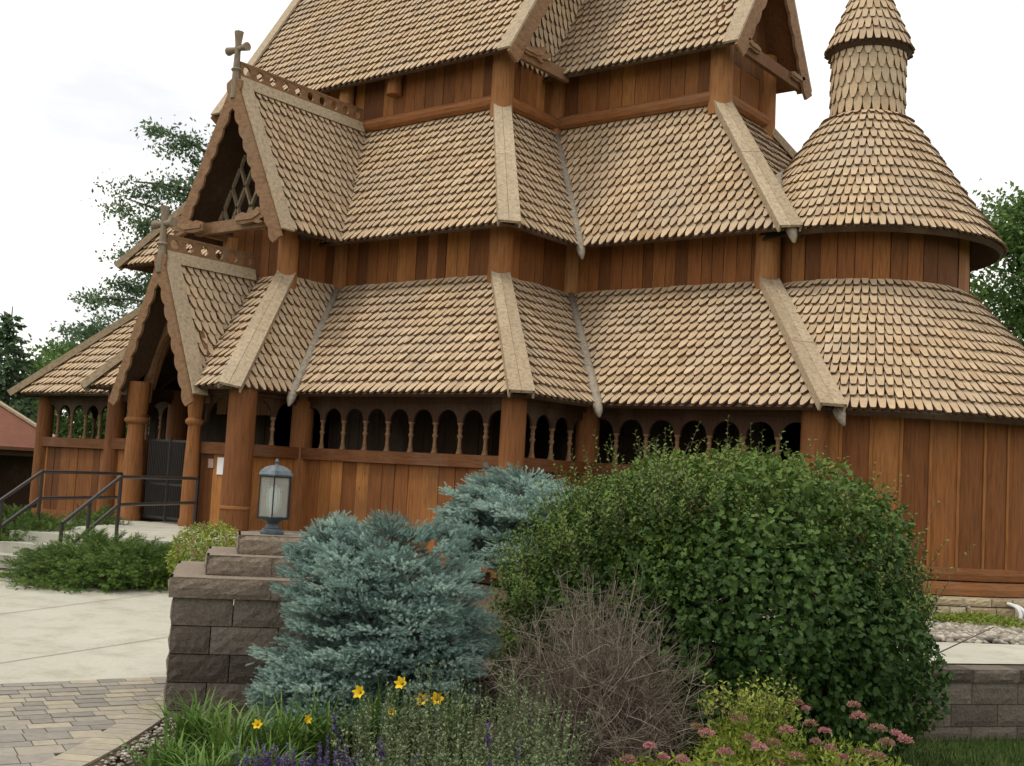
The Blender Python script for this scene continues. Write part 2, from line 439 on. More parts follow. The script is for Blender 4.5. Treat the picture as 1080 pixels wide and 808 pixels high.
def hip_board(a, b, s1, s2, parent, w=.215):
    """two planks folded over a hip from low point a to high point b; s1,s2 horizontal directions away from the hip along each eave"""
    a = Vector(a); b = Vector(b); d = (b - a).normalized()
    ns = []; qs = []
    for s in (s1, s2):
        s = Vector(s); n = d.cross(s)
        if n.z < 0: n = -n
        ns.append(n.normalized()); qs.append((s - d * s.dot(d)).normalized())
    n = (ns[0] + ns[1]).normalized(); q = d.cross(n).normalized(); wb, wt = w, w * .86
    mb = MB(); lo = a - d * .10; hi = b + d * .06; up = .085
    c = [lo - q * wb, lo + q * wb, hi + q * wt, hi - q * wt]
    top = [p + n * (up + .055) for p in c]; bot = [p + n * up for p in c]; tn = random.uniform(.5, .95)
    SIX = [(0, 1, 2, 3), (7, 6, 5, 4), (0, 4, 5, 1), (1, 5, 6, 2), (2, 6, 7, 3), (3, 7, 4, 0)]
    cuts = [0, random.uniform(.42, .62), 1]
    for f0, f1 in ((-1, random.uniform(-.08, .05)), (None, 1)):
        if f0 is None: f0 = prev
        prev = f1
        for t0_, t1_ in zip(cuts[:-1], cuts[1:]):
            g0, g1 = f0 + .015, f1 - .015; p0, p1 = lo.lerp(hi, t0_ + (.001 if t0_ else 0)), lo.lerp(hi, t1_); w0 = wb + (wt - wb) * t0_; w1_ = wb + (wt - wb) * t1_
            cc_ = [p0 + q * w0 * g0, p0 + q * w0 * g1, p1 + q * w1_ * g1, p1 + q * w1_ * g0]; hh_ = up + .055 + random.uniform(-.004, .004)
            mb.add([p_ + n * hh_ for p_ in cc_] + [p_ + n * up for p_ in cc_], SIX, min(1, max(0, tn + random.uniform(-.28, .28))))
    for sg, qq in ((0, qs[0]), (1, qs[1])):   # side cheeks turned down on to the shingles
        sd = q if q.dot(qq) > 0 else -q
        e0 = lo + sd * wb + n * (up + .05); e1_ = hi + sd * wt + n * (up + .05); dn = -n * .15
        v = [e0, e1_, e1_ + dn, e0 + dn]; v2 = [p_ - sd * .035 for p_ in v]
        mb.add(v + v2, [(0, 1, 2, 3), (7, 6, 5, 4), (0, 4, 5, 1), (1, 5, 6, 2), (2, 6, 7, 3), (3, 7, 4, 0)], tn * .7)
    return mb.build('hip_board', M['trim'], parent)

def valley_board(a, b, parent, r=.10):
    a = Vector(a); b = Vector(b); d = (b - a).normalized()
    h = Vector((d.x, d.y, 0)).normalized()
    mb = MB()
    p = [a - d * .34 + UP * -.02, a - d * .22 + UP * .02, a - d * .05 + UP * .06, a + (b - a) * .5 + UP * .07, b + UP * .07]
    mb.tube(p, [r * .25, r * .8, r * 1.05, r, r * .9], 7, .55)
    return mb.build('valley_board', M['grey'], parent, smooth=True)

# ---- outlines (counter-clockwise from the south-west)
e1 = .52
E1 = [(NX0 - e1, -e1), (AX0 - .27, -e1), (AX0 - .27, YA - e1), (.27, YA - e1), (.27, -e1), (NX1 + e1, -e1), (NX1 + e1, CYS - e1), (CXE + .46, CYS - e1),
      (CXE + .46, 2 * YC - CYS + e1), (NX1 + e1, 2 * YC - CYS + e1), (NX1 + e1, NYN + e1), (NX0 - e1, NYN + e1)]
W1 = [(NX0, 0), (AX0, 0), (AX0, YA), (0, YA), (0, 0), (NX1, 0), (NX1, CYS), (CXE, CYS), (CXE, 2 * YC - CYS), (NX1, 2 * YC - CYS), (NX1, NYN), (NX0, NYN)]
T1 = [(-7.5, 1.77), (-2.91, 1.77), (-2.91, .27), (-1.10, .27), (-1.10, 1.77), (3.33, 1.77), (3.33, 4.11), (7.81, 4.11), (7.81, 7.99), (3.33, 7.99), (3.33, 10.33), (-7.5, 10.33)]
E2 = [(-8.2, 1.07), (4.04, 1.07), (4.04, 3.40), (8.52, 3.40), (8.52, 8.70), (4.04, 8.70), (4.04, 11.03), (-8.2, 11.03)]
W2 = [(-7.5, 1.77), (3.33, 1.77), (3.33, 4.11), (7.81, 4.11), (7.81, 7.99), (3.33, 7.99), (3.33, 10.33), (-7.5, 10.33)]
T2 = [(-6.13, 3.13), (2.02, 3.13), (2.02, 5.06), (6.16, 5.06), (6.16, 7.04), (2.02, 7.04), (2.02, 8.97), (-6.13, 8.97)]
CONVEX1 = [1, 0, 1, 1, 0, 1, 0, 1, 1, 0, 1, 1]
CONVEX2 = [1, 1, 0, 1, 1, 0, 1, 1]

def tier(Eo, To, ze, zt, convex, parent, skip=(), split=None):
    n = len(Eo)
    for i in range(n):
        j = (i + 1) % n
        P0 = (*Eo[i], ze); P1 = (*Eo[j], ze); P2 = (*To[j], zt); P3 = (*To[i], zt)
        if split is not None and i == split:
            f = lambda A, B, x: Vector(A).lerp(Vector(B), (x - A[0]) / (B[0] - A[0]))
            roof_face(P0, f(P0, P1, -3.10), f(P3, P2, -2.05), P3, parent)
            roof_face(f(P0, P1, -.84), P1, P2, f(P3, P2, -1.89), parent); continue
        if i in skip:
            mb = MB(); slab(mb, [P0, P1, P2, P3], .07, .5)
            mb.build('plain_slope', M['shingle'], parent); continue
        roof_face(P0, P1, P2, P3, parent)
    for i in range(n):
        h = (i - 1) % n; j = (i + 1) % n
        a = Vector((*Eo[i], ze)); b = Vector((*To[i], zt))
        if convex[i]:
            s1 = (Vector((*Eo[h], ze)) - a).normalized(); s2 = (Vector((*Eo[j], ze)) - a).normalized()
            hip_board(a, b, s1, s2, parent)
        else:
            valley_board(a, b, parent)

low_roof = empty('lower_roof', parent=church)
tier(E1, T1, ZE1, ZT1, CONVEX1, low_roof, skip=(8, 9, 10), split=2)
mid_roof = empty('middle_roof', parent=church)
tier(E2, T2, ZE2, ZT2, CONVEX2, mid_roof, skip=(5, 6))

# ---- walls of planks
def plank_wall(mb, a, b, z0, z1, pw=.26, th=.05, out=None, back=True, base=.5, spread=.28):
    a = Vector((a[0], a[1], 0)); b = Vector((b[0], b[1], 0)); d = b - a; L = d.length; d = d / L
    n = Vector((d.y, -d.x, 0)) if out is None else Vector(out)
    k = max(1, round(L / pw)); s = 0; ws = [random.uniform(.8, 1.2) for _ in range(k)]; tot = sum(ws)
    for w in ws:
        w = w / tot * L; off = random.uniform(-.008, .010)
        c = a + d * (s + w / 2) + n * (off) + UP * ((z0 + z1) / 2)
        mb.obox(c, d * (w / 2 - .006), n * th / 2, UP * ((z1 - z0) / 2), min(1, max(0, random.gauss(base, spread))))
        s += w
    if back:
        mb.obox((a + b) / 2 + n * (-th * .9) + UP * ((z0 + z1) / 2), d * L / 2, n * .012, UP * ((z1 - z0) / 2), 0)

def log_post(x, y, z0, z1, r, parent, name='corner_post', rings=()):
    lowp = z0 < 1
    mb = MB(); n = 18; H = z1 - z0
    prof = [(r * 1.04, 0), (r * 1.03, H * .1), (r * .99, H * .5), (r * .97, H)]
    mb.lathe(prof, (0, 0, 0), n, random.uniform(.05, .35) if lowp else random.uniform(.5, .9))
    for zr, rr, h in rings:
        mb.lathe([(r * .98, zr - h), (rr, zr - h * .6), (rr, zr + h * .6), (r * .98, zr + h)], (0, 0, 0), n, .6, close=False)
    o = mb.build(name, M['log'], parent, loc=(x, y, z0)); smooth_by_angle(o, 50)
    o.rotation_euler.z = random.uniform(0, 3)
    return o

up_walls = empty('upper_walls', parent=church)
mb = MB()
for i in range(len(T1)):
    a = T1[i]; b = T1[(i + 1) % len(T1)]
    top = ZE2 + .30 if i in (1, 2, 3) else ZE2 + .95
    plank_wall(mb, a, b, ZT1 - .5, top, .27, base=.32)
    # inner nave wall seen through the arcade, continuing down to the floor
mid_wall = mb.build('middle_wall', M['plank'], up_walls)
mb = MB()
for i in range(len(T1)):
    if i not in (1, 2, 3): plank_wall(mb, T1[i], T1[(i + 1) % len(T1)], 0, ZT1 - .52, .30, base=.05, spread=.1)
mb.build('inner_wall', M['under'], up_walls)  # near-black boards carry the gallery's inner shade in their colour
mb = MB()
for i in range(len(T2)):
    plank_wall(mb, T2[i], T2[(i + 1) % len(T2)], ZT2 - .4, ZE3 + .75, .29, base=.38)
mb.build('clerestory_wall', M['plank'], up_walls)
mb = MB()   # base beams lying where the middle roof meets the clerestory
for i in range(len(T2)):
    a = Vector((*T2[i], 0)); b = Vector((*T2[(i + 1) % 8], 0)); d = (b - a).normalized(); n = Vector((d.y, -d.x, 0))
    mb.tube([a + n * .07 + UP * (ZT2 + .13), b + n * .07 + UP * (ZT2 + .13)], .15, 10, .6)
mb.build('base_log', M['beam'], up_walls)
for i, (x, y) in enumerate(T1):
    log_post(x, y, ZT1 - .6, ZE2 + .75 if i not in (1, 2, 3, 4) else ZE2 + .1, .215 if i in (2, 3) else .235, up_walls)
for x, y in T2:
    log_post(x, y, ZT2 - .25, ZE3 + .6, .24, up_walls)
for x in (-2.55, -1.0):      # cut log ends hanging under the great roof
    log_post(x, 2.95, ZE3 - .30, ZE3 + .55, .17, up_walls, 'hanging_log')

# ---- gallery arcade and lower planks
def baluster_mesh(h):
    mb = MB()
    k = h
    prof = [(.062, 0), (.062, .05 * k), (.045, .07 * k), (.050, .12 * k), (.038, .20 * k), (.030, .42 * k), (.036, .50 * k), (.052, .56 * k), (.054, .60 * k), (.034, .63 * k),
            (.032, .70 * k), (.045, .76 * k), (.036, .80 * k), (.036, .90 * k), (.058, .96 * k), (.060, 1 * k)]
    mb.lathe(prof, n=10, t=.5)
    o = mb.build('baluster', M['trimbrown'])
    COL.objects.unlink(o)
    o.data.polygons.foreach_set('use_smooth', [True] * len(o.data.polygons))
    return o
BAL = baluster_mesh(.50)

gallery = empty('gallery', parent=church)
def arcade(a, b, n, zsill=ZS, ztop=2.52, planks=True, full=True, zbase=-.45, bal=True):
    a = Vector((a[0], a[1], 0)); b = Vector((b[0], b[1], 0)); d = b - a; L = d.length; d = d / L; nn = Vector((d.y, -d.x, 0))
    sec = MB()
    # sill beam
    sec.beam(a + UP * (zsill - .11) + nn * .04, b + UP * (zsill - .11) + nn * .04,   .20, .22, t=.12)
    part = sec.build('sill_beam', M['beam'], gallery)
    if planks:
        mb = MB(); plank_wall(mb, a, b, .02 if zbase > -.2 else -.12, zsill - .225, .33, base=.58, spread=.33); 
        if zbase < -.2: mb.beam(a + UP * -.23 + nn * .05, b + UP * -.23 + nn * .05, .22, .22, t=.4)
        mb.build('plank_panel', M['plank'], gallery)
    # arched head board
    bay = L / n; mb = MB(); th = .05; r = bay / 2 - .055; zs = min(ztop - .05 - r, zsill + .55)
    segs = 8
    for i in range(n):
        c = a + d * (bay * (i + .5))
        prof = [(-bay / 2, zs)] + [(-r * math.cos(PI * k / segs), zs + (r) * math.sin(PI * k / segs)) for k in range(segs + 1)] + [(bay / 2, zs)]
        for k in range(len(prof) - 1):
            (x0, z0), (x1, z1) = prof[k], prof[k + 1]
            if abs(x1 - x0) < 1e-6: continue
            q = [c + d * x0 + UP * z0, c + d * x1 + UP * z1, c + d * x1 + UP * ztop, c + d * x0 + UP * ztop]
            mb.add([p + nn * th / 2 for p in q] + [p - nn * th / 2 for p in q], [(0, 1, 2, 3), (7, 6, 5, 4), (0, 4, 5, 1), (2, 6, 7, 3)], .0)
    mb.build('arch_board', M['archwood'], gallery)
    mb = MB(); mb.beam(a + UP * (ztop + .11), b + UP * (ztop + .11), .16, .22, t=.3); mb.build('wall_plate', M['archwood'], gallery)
    if bal:
        for i in range(1, n):
            p = a + d * bay * i
            o = BAL.copy(); o.location = (p.x, p.y, zsill); o.scale = (1, 1, (zs - zsill) / .50)
            link(o, gallery)
arcade((0, 0), (NX1, 0), 9)
arcade((NX1, 0), (NX1, CYS), 4)
arcade((NX1, CYS), (CXE, CYS), 7)
arcade((0, YA), (0, 0), 2)
arcade((-1.07, YA), (0, YA), 1)
arcade((AX0, YA), (-2.92, YA), 2)
arcade((AX0, 0), (AX0, YA), 2, bal=True)
arcade((NX0, 0), (AX0, 0), 9)
arcade((NX0, NYN), (NX0, 0), 18)
mb = MB()
for a, b in (((CXE, 2 * YC - CYS), (NX1, 2 * YC - CYS)), ((NX1, 2 * YC - CYS), (NX1, NYN)), ((NX1, NYN), (NX0, NYN))):
    plank_wall(mb, a, b, -.45, 2.75, .3, base=.5)
mb.build('plank_panel', M['plank'], gallery); mb = MB()
plank_wall(mb, (CXE - .12, CYS + .1), (CXE - .12, 2 * YC - CYS - .1), 0, 2.75, .3, base=0)
mb.build('inner_partition', M['under'], gallery)  # same near-black colour, standing for shade at the gallery's east end
for i, (x, y) in enumerate(W1):
    if i in (8, 9): continue
    big = (x, y) == (0, YA)
    base = 0.0 if y <= 0 and x < 1 else -.42
    log_post(x, y, base, 2.72, .27 if big else (.20 if (x, y) in ((NX0, 0), (AX0, YA)) else .225), gallery, 'corner_post',
             rings=((.42, .30, .035),) if big else ())
# floor of the gallery
mb = MB()
mb.box(NX0 - .02, NX1 + .02, -.0, NYN, -.55, -.005); mb.box(AX0 - .02, .02, YA - .02, -.0, -.55, -.004); mb.box(NX1 + .1, CXE + .05, CYS - .1, 2 * YC - CYS, -.55, -.006)
mb.build('floor_slab', M['under'], gallery)

# ---- porch: turned columns, iron gate, notice papers
porch = empty('porch', parent=church)
for x, r in ((-2.92, .205), (-1.06, .15)):
    mb = MB()
    prof = [(r * 1.12, 0), (r * 1.12, .10), (r * .98, .16), (r, .5), (r * .98, 1.0), (r * .86, 1.55), (r * .80, 1.90), (r * 1.12, 1.94), (r * 1.2, 1.98), (r * 1.12, 2.02), (r * .86, 2.05), (r * .98, 2.2), (r * 1.08, 2.75)]
    mb.lathe(prof, n=18, t=.45)
    o = mb.build('turned_column', M['log'], porch, loc=(x, -1.76, 0)); smooth_by_angle(o, 50)
mb = MB()
x = -2.66
while x < -1.2:
    mb.tube([(x, -1.6, .05), (x, -1.6, 1.62)], .014, 5); x += .055
for z in (.10, .75, 1.60):
    mb.beam((-2.72, -1.6, z), (-1.2, -1.6, z), .03, .045)
mb.tube([(-1.96, -1.62, .03), (-1.96, -1.62, 1.68)], .025, 6)
mb.build('iron_gate', M['iron'], porch)
# arched door surround behind the columns
mb = MB()
N = 16
for i in range(N):
    a0 = PI * i / N; a1 = PI * (i + 1) / N
    def rim(a, r): return (-1.99 + r * .86 * math.cos(a), 2.35 + r * 1.5 * math.sin(a))
    p = [rim(a0, 1), rim(a1, 1), rim(a1, 1.22), rim(a0, 1.22)]
    mb.prism([(q[0], q[1]) for q in p], (0, -1.62, 0), (1, 0, 0), (0, 0, 1), (0, 1, 0), .10, .3)
mb.build('door_arch', M['trimbrown'], porch)
mb = MB()
for x0, x1, z0 in ((-2.95, -1.06, 2.25),):
    plank_wall(mb, (x0, .22), (x1, .22), z0, 4.95, .22, base=.2)
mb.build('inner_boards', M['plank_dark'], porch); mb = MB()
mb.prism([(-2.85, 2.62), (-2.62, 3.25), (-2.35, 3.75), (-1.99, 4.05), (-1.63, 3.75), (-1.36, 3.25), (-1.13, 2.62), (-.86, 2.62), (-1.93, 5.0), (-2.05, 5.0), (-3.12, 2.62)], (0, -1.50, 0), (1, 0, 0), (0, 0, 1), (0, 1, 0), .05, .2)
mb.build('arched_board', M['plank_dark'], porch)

def scallop(L, depth, n, amp):
    """strip polygon along x from 0..L, straight top at y=0, wavy lower edge at about -depth"""
    top = [(0, 0), (L, 0)]; low = []
    K = n * 6
    for k in range(K + 1):
        x = L - L * k / K
        ph = (x / L * n) % 1.0
        low.append((x, -depth - amp * abs(math.sin(PI * ph)) + amp * .5))
    return top + low

def gable_roof(apex, halfw, zeave, yfront, ytop, yval, parent, board=.26, scn=7, e=.262):
    """a gable whose ridge runs north from (apex) with both slopes, rakes and carved inner boards"""
    ax, az = apex
    for sgn in (1, -1):
        P0 = Vector((ax + sgn * halfw, yfront, zeave)); P1 = Vector((ax + sgn * halfw, yval, zeave)); P2 = Vector((ax, ytop, az)); P3 = Vector((ax, yfront, az))
        roof_face(P0, P1, P2, P3, parent, e=e)
        d = (P3 - P0).normalized(); n = Vector((0, 1, 0)).cross(d)
        if n.z < 0: n = -n
        # top rake board lying over the shingle ends
        mb = MB(); c = [P0 - d * .12, P3 + d * .02]
        q = [c[0] + n * .13 + Vector((0, -.06, 0)), c[0] + n * .13 + Vector((0, .26, 0)), c[1] + n * .13 + Vector((0, .26, 0)), c[1] + n * .13 + Vector((0, -.06, 0))]
        mb.add(q + [p - n * .045 for p in q], [(0, 1, 2, 3), (7, 6, 5, 4), (0, 4, 5, 1), (1, 5, 6, 2), (2, 6, 7, 3), (3, 7, 4, 0)], .7)
        mb.build('rake_board', M['trim'], parent)
        # front bargeboard with scalloped inner edge
        L = (P3 - P0).length
        mb = MB(); mb.prism(scallop(L + .42, board, scn, .055), P0 - d * .28 + n * .08 + Vector((0, -.06 - .004 * sgn, 0)), d, n, (0, -1, 0), .05, .45)
        mb.build('bargeboard', M['trimbrown'], parent)

pg = empty('porch_gable', parent=church)
gable_roof((-1.97, 5.10), 1.16, 2.55, -2.08, .22, -2.02, pg, board=.24, scn=9)
dg = empty('dormer_gable', parent=church)
gable_roof((-2.0, 9.06), 1.62, ZE2 - .02, -.62, 3.12, 1.09, dg, board=.30, scn=11)

def crest(x, y0, y1, z, n, h, parent, tl=.5):
    mb = MB()
    for s in (-1, 1):
        P = [(x + s * .05, y0, z + .10), (x + s * .05, y1, z + .10)]
        mb.obox((x + s * .085, (y0 + y1) / 2, z + .02), (0, (y1 - y0) / 2, 0), (.02 * s, 0, .0), (s * .035, 0, -.12), .8)
    mb.build('ridge_board', M['trim'], parent)
    mb = MB()
    mb.box(x - .035, x + .035, y0, y1, z + .10, z + .16, .3); mb.box(x - .035, x + .035, y0, y1, z + .10 + h - .05, z + .10 + h, .3)
    step = (y1 - y0) / n; r = min(step / 2, (h - .08) / 2)
    hh = (h - .10) / 2
    for i in range(n):
        c = Vector((x, y0 + step * (i + .5), z + .16 + hh)); K = 20; hy = step / 2
        for k in range(K):
            po = []
            for a in (2 * PI * k / K, 2 * PI * (k + 1) / K):
                ca, sa = math.cos(a), math.sin(a); m_ = min(hy / max(abs(ca), 1e-6), (hh + .005) / max(abs(sa), 1e-6))
                po.append(((ca * r * .70, sa * r * .70), (ca * m_, sa * m_)))
            mb.prism([po[0][0], po[0][1], po[1][1], po[1][0]], c - Vector((.028, 0, 0)), (0, 1, 0), (0, 0, 1), (1, 0, 0), .056, .4)
    mb.build('openwork_crest', M['trimbrown'], parent)
crest(-1.97, -2.08, .10, 5.16, 6, .36, pg)
crest(-2.0, -.62, 2.95, 9.10, 10, .36, dg)

def cross(x, y, z, h, parent, w=.5):
    mb = MB()
    mb.tube([(x, y, z), (x, y, z + h * .40), (x, y, z + h * .66), (x, y, z + h * .80), (x, y, z + h)], [.085, .075, .062, .062, .098], 8, .5)
    zc = z + h * .74; dv = Vector((1, 0, 0))
    mb.tube([Vector((x, y, zc)) - dv * w / 2, Vector((x, y, zc)) - dv * w * .15, Vector((x, y, zc)) + dv * w * .15, Vector((x, y, zc)) + dv * w / 2], [.095, .058, .058, .095], 8, .5)
    mb.tube([(x, y, z + h * .40), (x, y, z + h * .43), (x, y, z + h * .46)], [.08, .115, .08], 8, .5)
    o = mb.build('ridge_cross', M['greybrown'], parent); smooth_by_angle(o, 50)
cross(-2.0, -.70, 8.75, 1.42, dg, .62)
cross(-1.97, -2.16, 4.85, 1.30, pg, .62)

# dragon heads carved at the feet of the gables
def dragon(o, ux, uy, nrm, s, parent, th=.10):
    poly = [(-.50, -.10), (-.20, -.13), (.10, -.10), (.28, -.16), (.42, -.13), (.30, -.07), (.50, -.02), (.66, .07), (.70, .16), (.62, .20), (.55, .12), (.44, .11), (.48, .22), (.40, .28), (.32, .18), (.20, .20), (.12, .13), (.0, .16), (-.12, .09), (-.26, .13), (-.5, .07)]
    mb = MB(); mb.prism([(x * s, y * s) for x, y in poly], Vector(o) - Vector(nrm) * th / 2, ux, uy, nrm, th, .5)
    poly2 = [(-.45, -.05), (.1, -.05), (.25, .0), (.35, .06), (.3, .12), (.1, .08), (-.45, .03)]
    mb.prism([(x * s, y * s) for x, y in poly2], Vector(o) - Vector(nrm) * (th / 2 + .03), ux, uy, nrm, th + .06, .7)
    mb.build('dragon_head', M['trimbrown'], parent)
mb = MB()
mb.beam((-3.25, -.42, 6.13), (-.62, -.42, 6.13), .16, .24, t=.5)
mb.build('gable_beam', M['trimbrown'], dg)
dragon((-1.28, -.60, 6.20), (1, 0, 0), (0, 0, 1), (0, 1, 0), .95, dg)
dragon((-3.10, -.74, 6.12), (-1, 0, 0), (0, 0, 1), (0, 1, 0), 1.0, dg)
# brackets + small posts carrying the beam
for x in (-2.91, -1.1):
    mb = MB(); mb.beam((x, -.42, 6.04), (x, .2, 6.04), .12, .14, t=.4); mb.build('bracket', M['trimbrown'], dg)
# lattice in the gable opening
mb = MB()
def lat(x0, z0, x1, z1):
    mb.beam((x0, .14, z0), (x1, .14, z1), .05, .075, up=(0, 1, 0), t=.6)
hw = 1.45
for k in range(6):
    # lines of slope +-, clipped to the triangle
    for sgn in (1, -1):
        x0 = -2.0 + sgn * (-1.35 + k * .45); z0 = 6.24; sl = 2.0
        L = 0
        pts = []
        for t in np.linspace(0, 1.6, 60):
            x = x0 + sgn * t * .5 * 1.0; z = z0 + t * sl * .5
            if z < 9.0 - abs(x + 2.0) * 1.95 and abs(x + 2) < 1.35: pts.append((x, z))
        if len(pts) > 4: lat(pts[0][0], pts[0][1], pts[-1][0], pts[-1][1])
mb.build('gable_lattice', M['trim'], dg)
mb = MB()   # dark boarded back wall of the gable
mb.prism([(-3.5, 5.9), (-.5, 5.9), (-2.0, 8.95)], (0, .34, 0), (1, 0, 0), (0, 0, 1), (0, 1, 0), .05, 0)
mb.build('gable_backing', M['under'], dg)

# ---- great roofs of nave and chancel
gr = empty('great_roof', parent=church)
SL = 1.62
def ridge_roof(x0, x1, yh, ze, parent, slope=SL, south_only=False, barge_east=True, barge_west=False, e=.262):
    zr = ze + yh * slope
    roof_face((x0, YC - yh, ze), (x1, YC - yh, ze), (x1, YC, zr), (x0, YC, zr), parent, e=e)
    mb = MB(); slab(mb, [(x0, YC + yh, ze), (x1, YC + yh, ze), (x1, YC, zr), (x0, YC, zr)], .08)
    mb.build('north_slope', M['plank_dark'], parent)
    for xx, on, sx in ((x1, barge_east, 1), (x0, barge_west, -1)):
        if not on: continue
        for sgn in (-1, 1):
            P0 = Vector((xx, YC + sgn * yh, ze)); P3 = Vector((xx, YC, zr)); d = (P3 - P0).normalized(); n = Vector((1, 0, 0)).cross(d)
            if n.z < 0: n = -n
            mb = MB()
            q = [P0 - d * .12 + n * .13 + Vector((sx * .06, 0, 0)), P0 - d * .12 + n * .13 - Vector((sx * .28, 0, 0)), P3 + n * .13 - Vector((sx * .28, 0, 0)), P3 + n * .13 + Vector((sx * .06, 0, 0))]
            mb.add(q + [p - n * .05 for p in q], [(0, 1, 2, 3), (7, 6, 5, 4), (0, 4, 5, 1), (1, 5, 6, 2), (2, 6, 7, 3), (3, 7, 4, 0)], .7)
            mb.build('rake_board', M['trim'], parent)
            L = (P3 - P0).length
            mb = MB(); mb.prism(scallop(L + .2, .34, int(L / .42), .05), P0 - d * .2 + n * .08 + Vector((sx * .06, 0, 0)), d, n, (-sx, 0, 0), .06, .5)
            mb.build('bargeboard', M['trimbrown'], parent)
    mb = MB(); mb.box(x0, x1, YC - .1, YC + .1, zr, zr + .2); mb.build('ridge_board', M['trim'], parent)
ridge_roof(-6.82, 2.70, YC - 2.54, ZE3, gr, barge_west=True)
cr_ = empty('chancel_roof', parent=church)
ridge_roof(2.0, 6.84, 1.59, ZE3, cr_)
mb = MB()   # shingled east gable wall of the nave above the chancel roof
shingles(mb, (2.04, 3.1, ZE3 + .1), (2.04, 9.0, ZE3 + .1), (2.04, 6.1, ZE3 + 4.9), (2.04, 6.0, ZE3 + 4.9), e=.262, w=.178)
mb.slot = 1; mb.prism([(3.0, ZE3 - .2), (9.1, ZE3 - .2), (6.05, ZE3 + 5.0)], (2.0, 0, 0), (0, 1, 0), (0, 0, 1), (1, 0, 0), .02)
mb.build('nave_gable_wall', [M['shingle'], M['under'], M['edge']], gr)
mb = MB()
mb.beam((2.62, 2.62, ZE3 + .02), (2.62, 4.6, ZE3 + .02), .10, .26, t=.4); mb.build('gable_beam', M['trimbrown'], gr)
dragon((2.68, 3.25, ZE3 + .12), (0, 1, 0), (0, 0, 1), (1, 0, 0), .85, gr)
mb = MB()   # boarded east gable of the chancel
for k in range(12):
    y = YC - 1.3 + k * .22; h = (1.5 - abs(y + .11 - YC)) * SL
    if h > .1: mb.box(6.14, 6.19, y + .005, y + .215, ZE3 + .0, ZE3 + h + .2, random.uniform(.1, .5))
mb.beam((6.76, YC - 1.5, ZE3 + .0), (6.76, YC + 1.5, ZE3 + .0), .10, .26, t=.4)
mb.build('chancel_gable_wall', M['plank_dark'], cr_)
dragon((6.82, YC - 1.05, ZE3 + .08), (0, -1, 0), (0, 0, 1), (1, 0, 0), .7, cr_)
dragon((6.82, YC + 1.15, ZE3 + .08), (0, 1, 0), (0, 0, 1), (1, 0, 0), .7, cr_)

# ---- round apse with bell roofs and turret
apse = empty('round_apse', (0, 0, 0), parent=church)
def round_shingles(prof, parent, name, e=.252, w=.140, a0=0, a1=2 * PI, lift=.070, th=.036, deck=True, inside=None, poly=None):
    """prof: list of (r,z) from eave up. courses follow the profile"""
    seg = [(Vector((prof[i][0], prof[i][1])), Vector((prof[i + 1][0], prof[i + 1][1]))) for i in range(len(prof) - 1)]
    Ls = [(b - a).length for a, b in seg]; T = sum(Ls)
    def P(t):
        if t <= 0:
            a, b = seg[0]; d = (b - a).normalized(); return a + d * t, d
        for (a, b), l in zip(seg, Ls):
            if t <= l + 1e-9: return a + (b - a) * (t / l), (b - a) / l
            t -= l
        a, b = seg[-1]; return b, (b - a).normalized()
    nrow = max(1, round(T / e)); e = T / nrow; mb = MB()
    for k in range(nrow):
        t0 = k * e - (.03 if k == 0 else 0)
        rr = max(.05, P(t0 + .4 * e)[0].x); n = max(8, round((a1 - a0) * rr / w)); da = (a1 - a0) / n
        for i in range(n):
            ac = a0 + (i + .5 * (k % 2)) * da + random.uniform(-.03, .03) * da; jt = random.uniform(-.02, .02)
            top = []; bot = []
            lf = lift * random.uniform(.85, 1.15)
            for (x, t) in (poly or tab_poly)(e, 1.0):
                if k == nrow - 1 and t > e: t = e * .98
                tt = t0 + t + (jt if t < e else 0)
                q, d = P(tt); nx, nz = d.y, -d.x
                if nx < 0: nx, nz = -nx, -nz
                h = lf * (1 - max(0, t) / (1.6 * e)) + .004
                a = ac + x * da * 1.0
                for lst, hh in ((top, h), (bot, h - th)):
                    r_ = q.x + nx * hh; lst.append((ACX + r_ * math.cos(a), ACY + r_ * math.sin(a), q.y + nz * hh))
            m_ = 8
            fs = [tuple(range(m_))] + [((j + 1) % m_, j, m_ + j, m_ + (j + 1) % m_) for j in (6, 7, 0, 1, 2)] + [(6, 5, 13, 14), (4, 3, 11, 12)]
            if inside and inside(*top[3]) and inside(*top[0]): continue
            tn = min(1, max(0, random.gauss(.5, .2)))
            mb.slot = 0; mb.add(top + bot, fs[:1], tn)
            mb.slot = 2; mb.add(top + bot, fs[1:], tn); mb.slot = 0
    if deck:
        mb.slot = 1
        pr = [(max(.01, r - .0), z - .02) for r, z in prof] + [(max(.005, r - .07), z - .10) for r, z in reversed(prof)]
        pr.append(pr[0]); NA = 72
        for i in range(NA):
            b0, b1 = 2 * PI * i / NA, 2 * PI * (i + 1) / NA
            for (r0, z0), (r1, z1) in zip(pr[:-1], pr[1:]):
                q = [(ACX + r_ * math.cos(b), ACY + r_ * math.sin(b), z_) for r_, z_, b in ((r0, z0, b0), (r0, z0, b1), (r1, z1, b1), (r1, z1, b0))]
                if inside and sum(inside(p_[0], p_[1], max(p_[2], prof[0][1])) for p_ in q) >= 3: continue
                mb.add(q, [(0, 1, 2, 3)], .5)
    return mb.build(name, [M['shingle'], M['under'], M['edge']], parent)

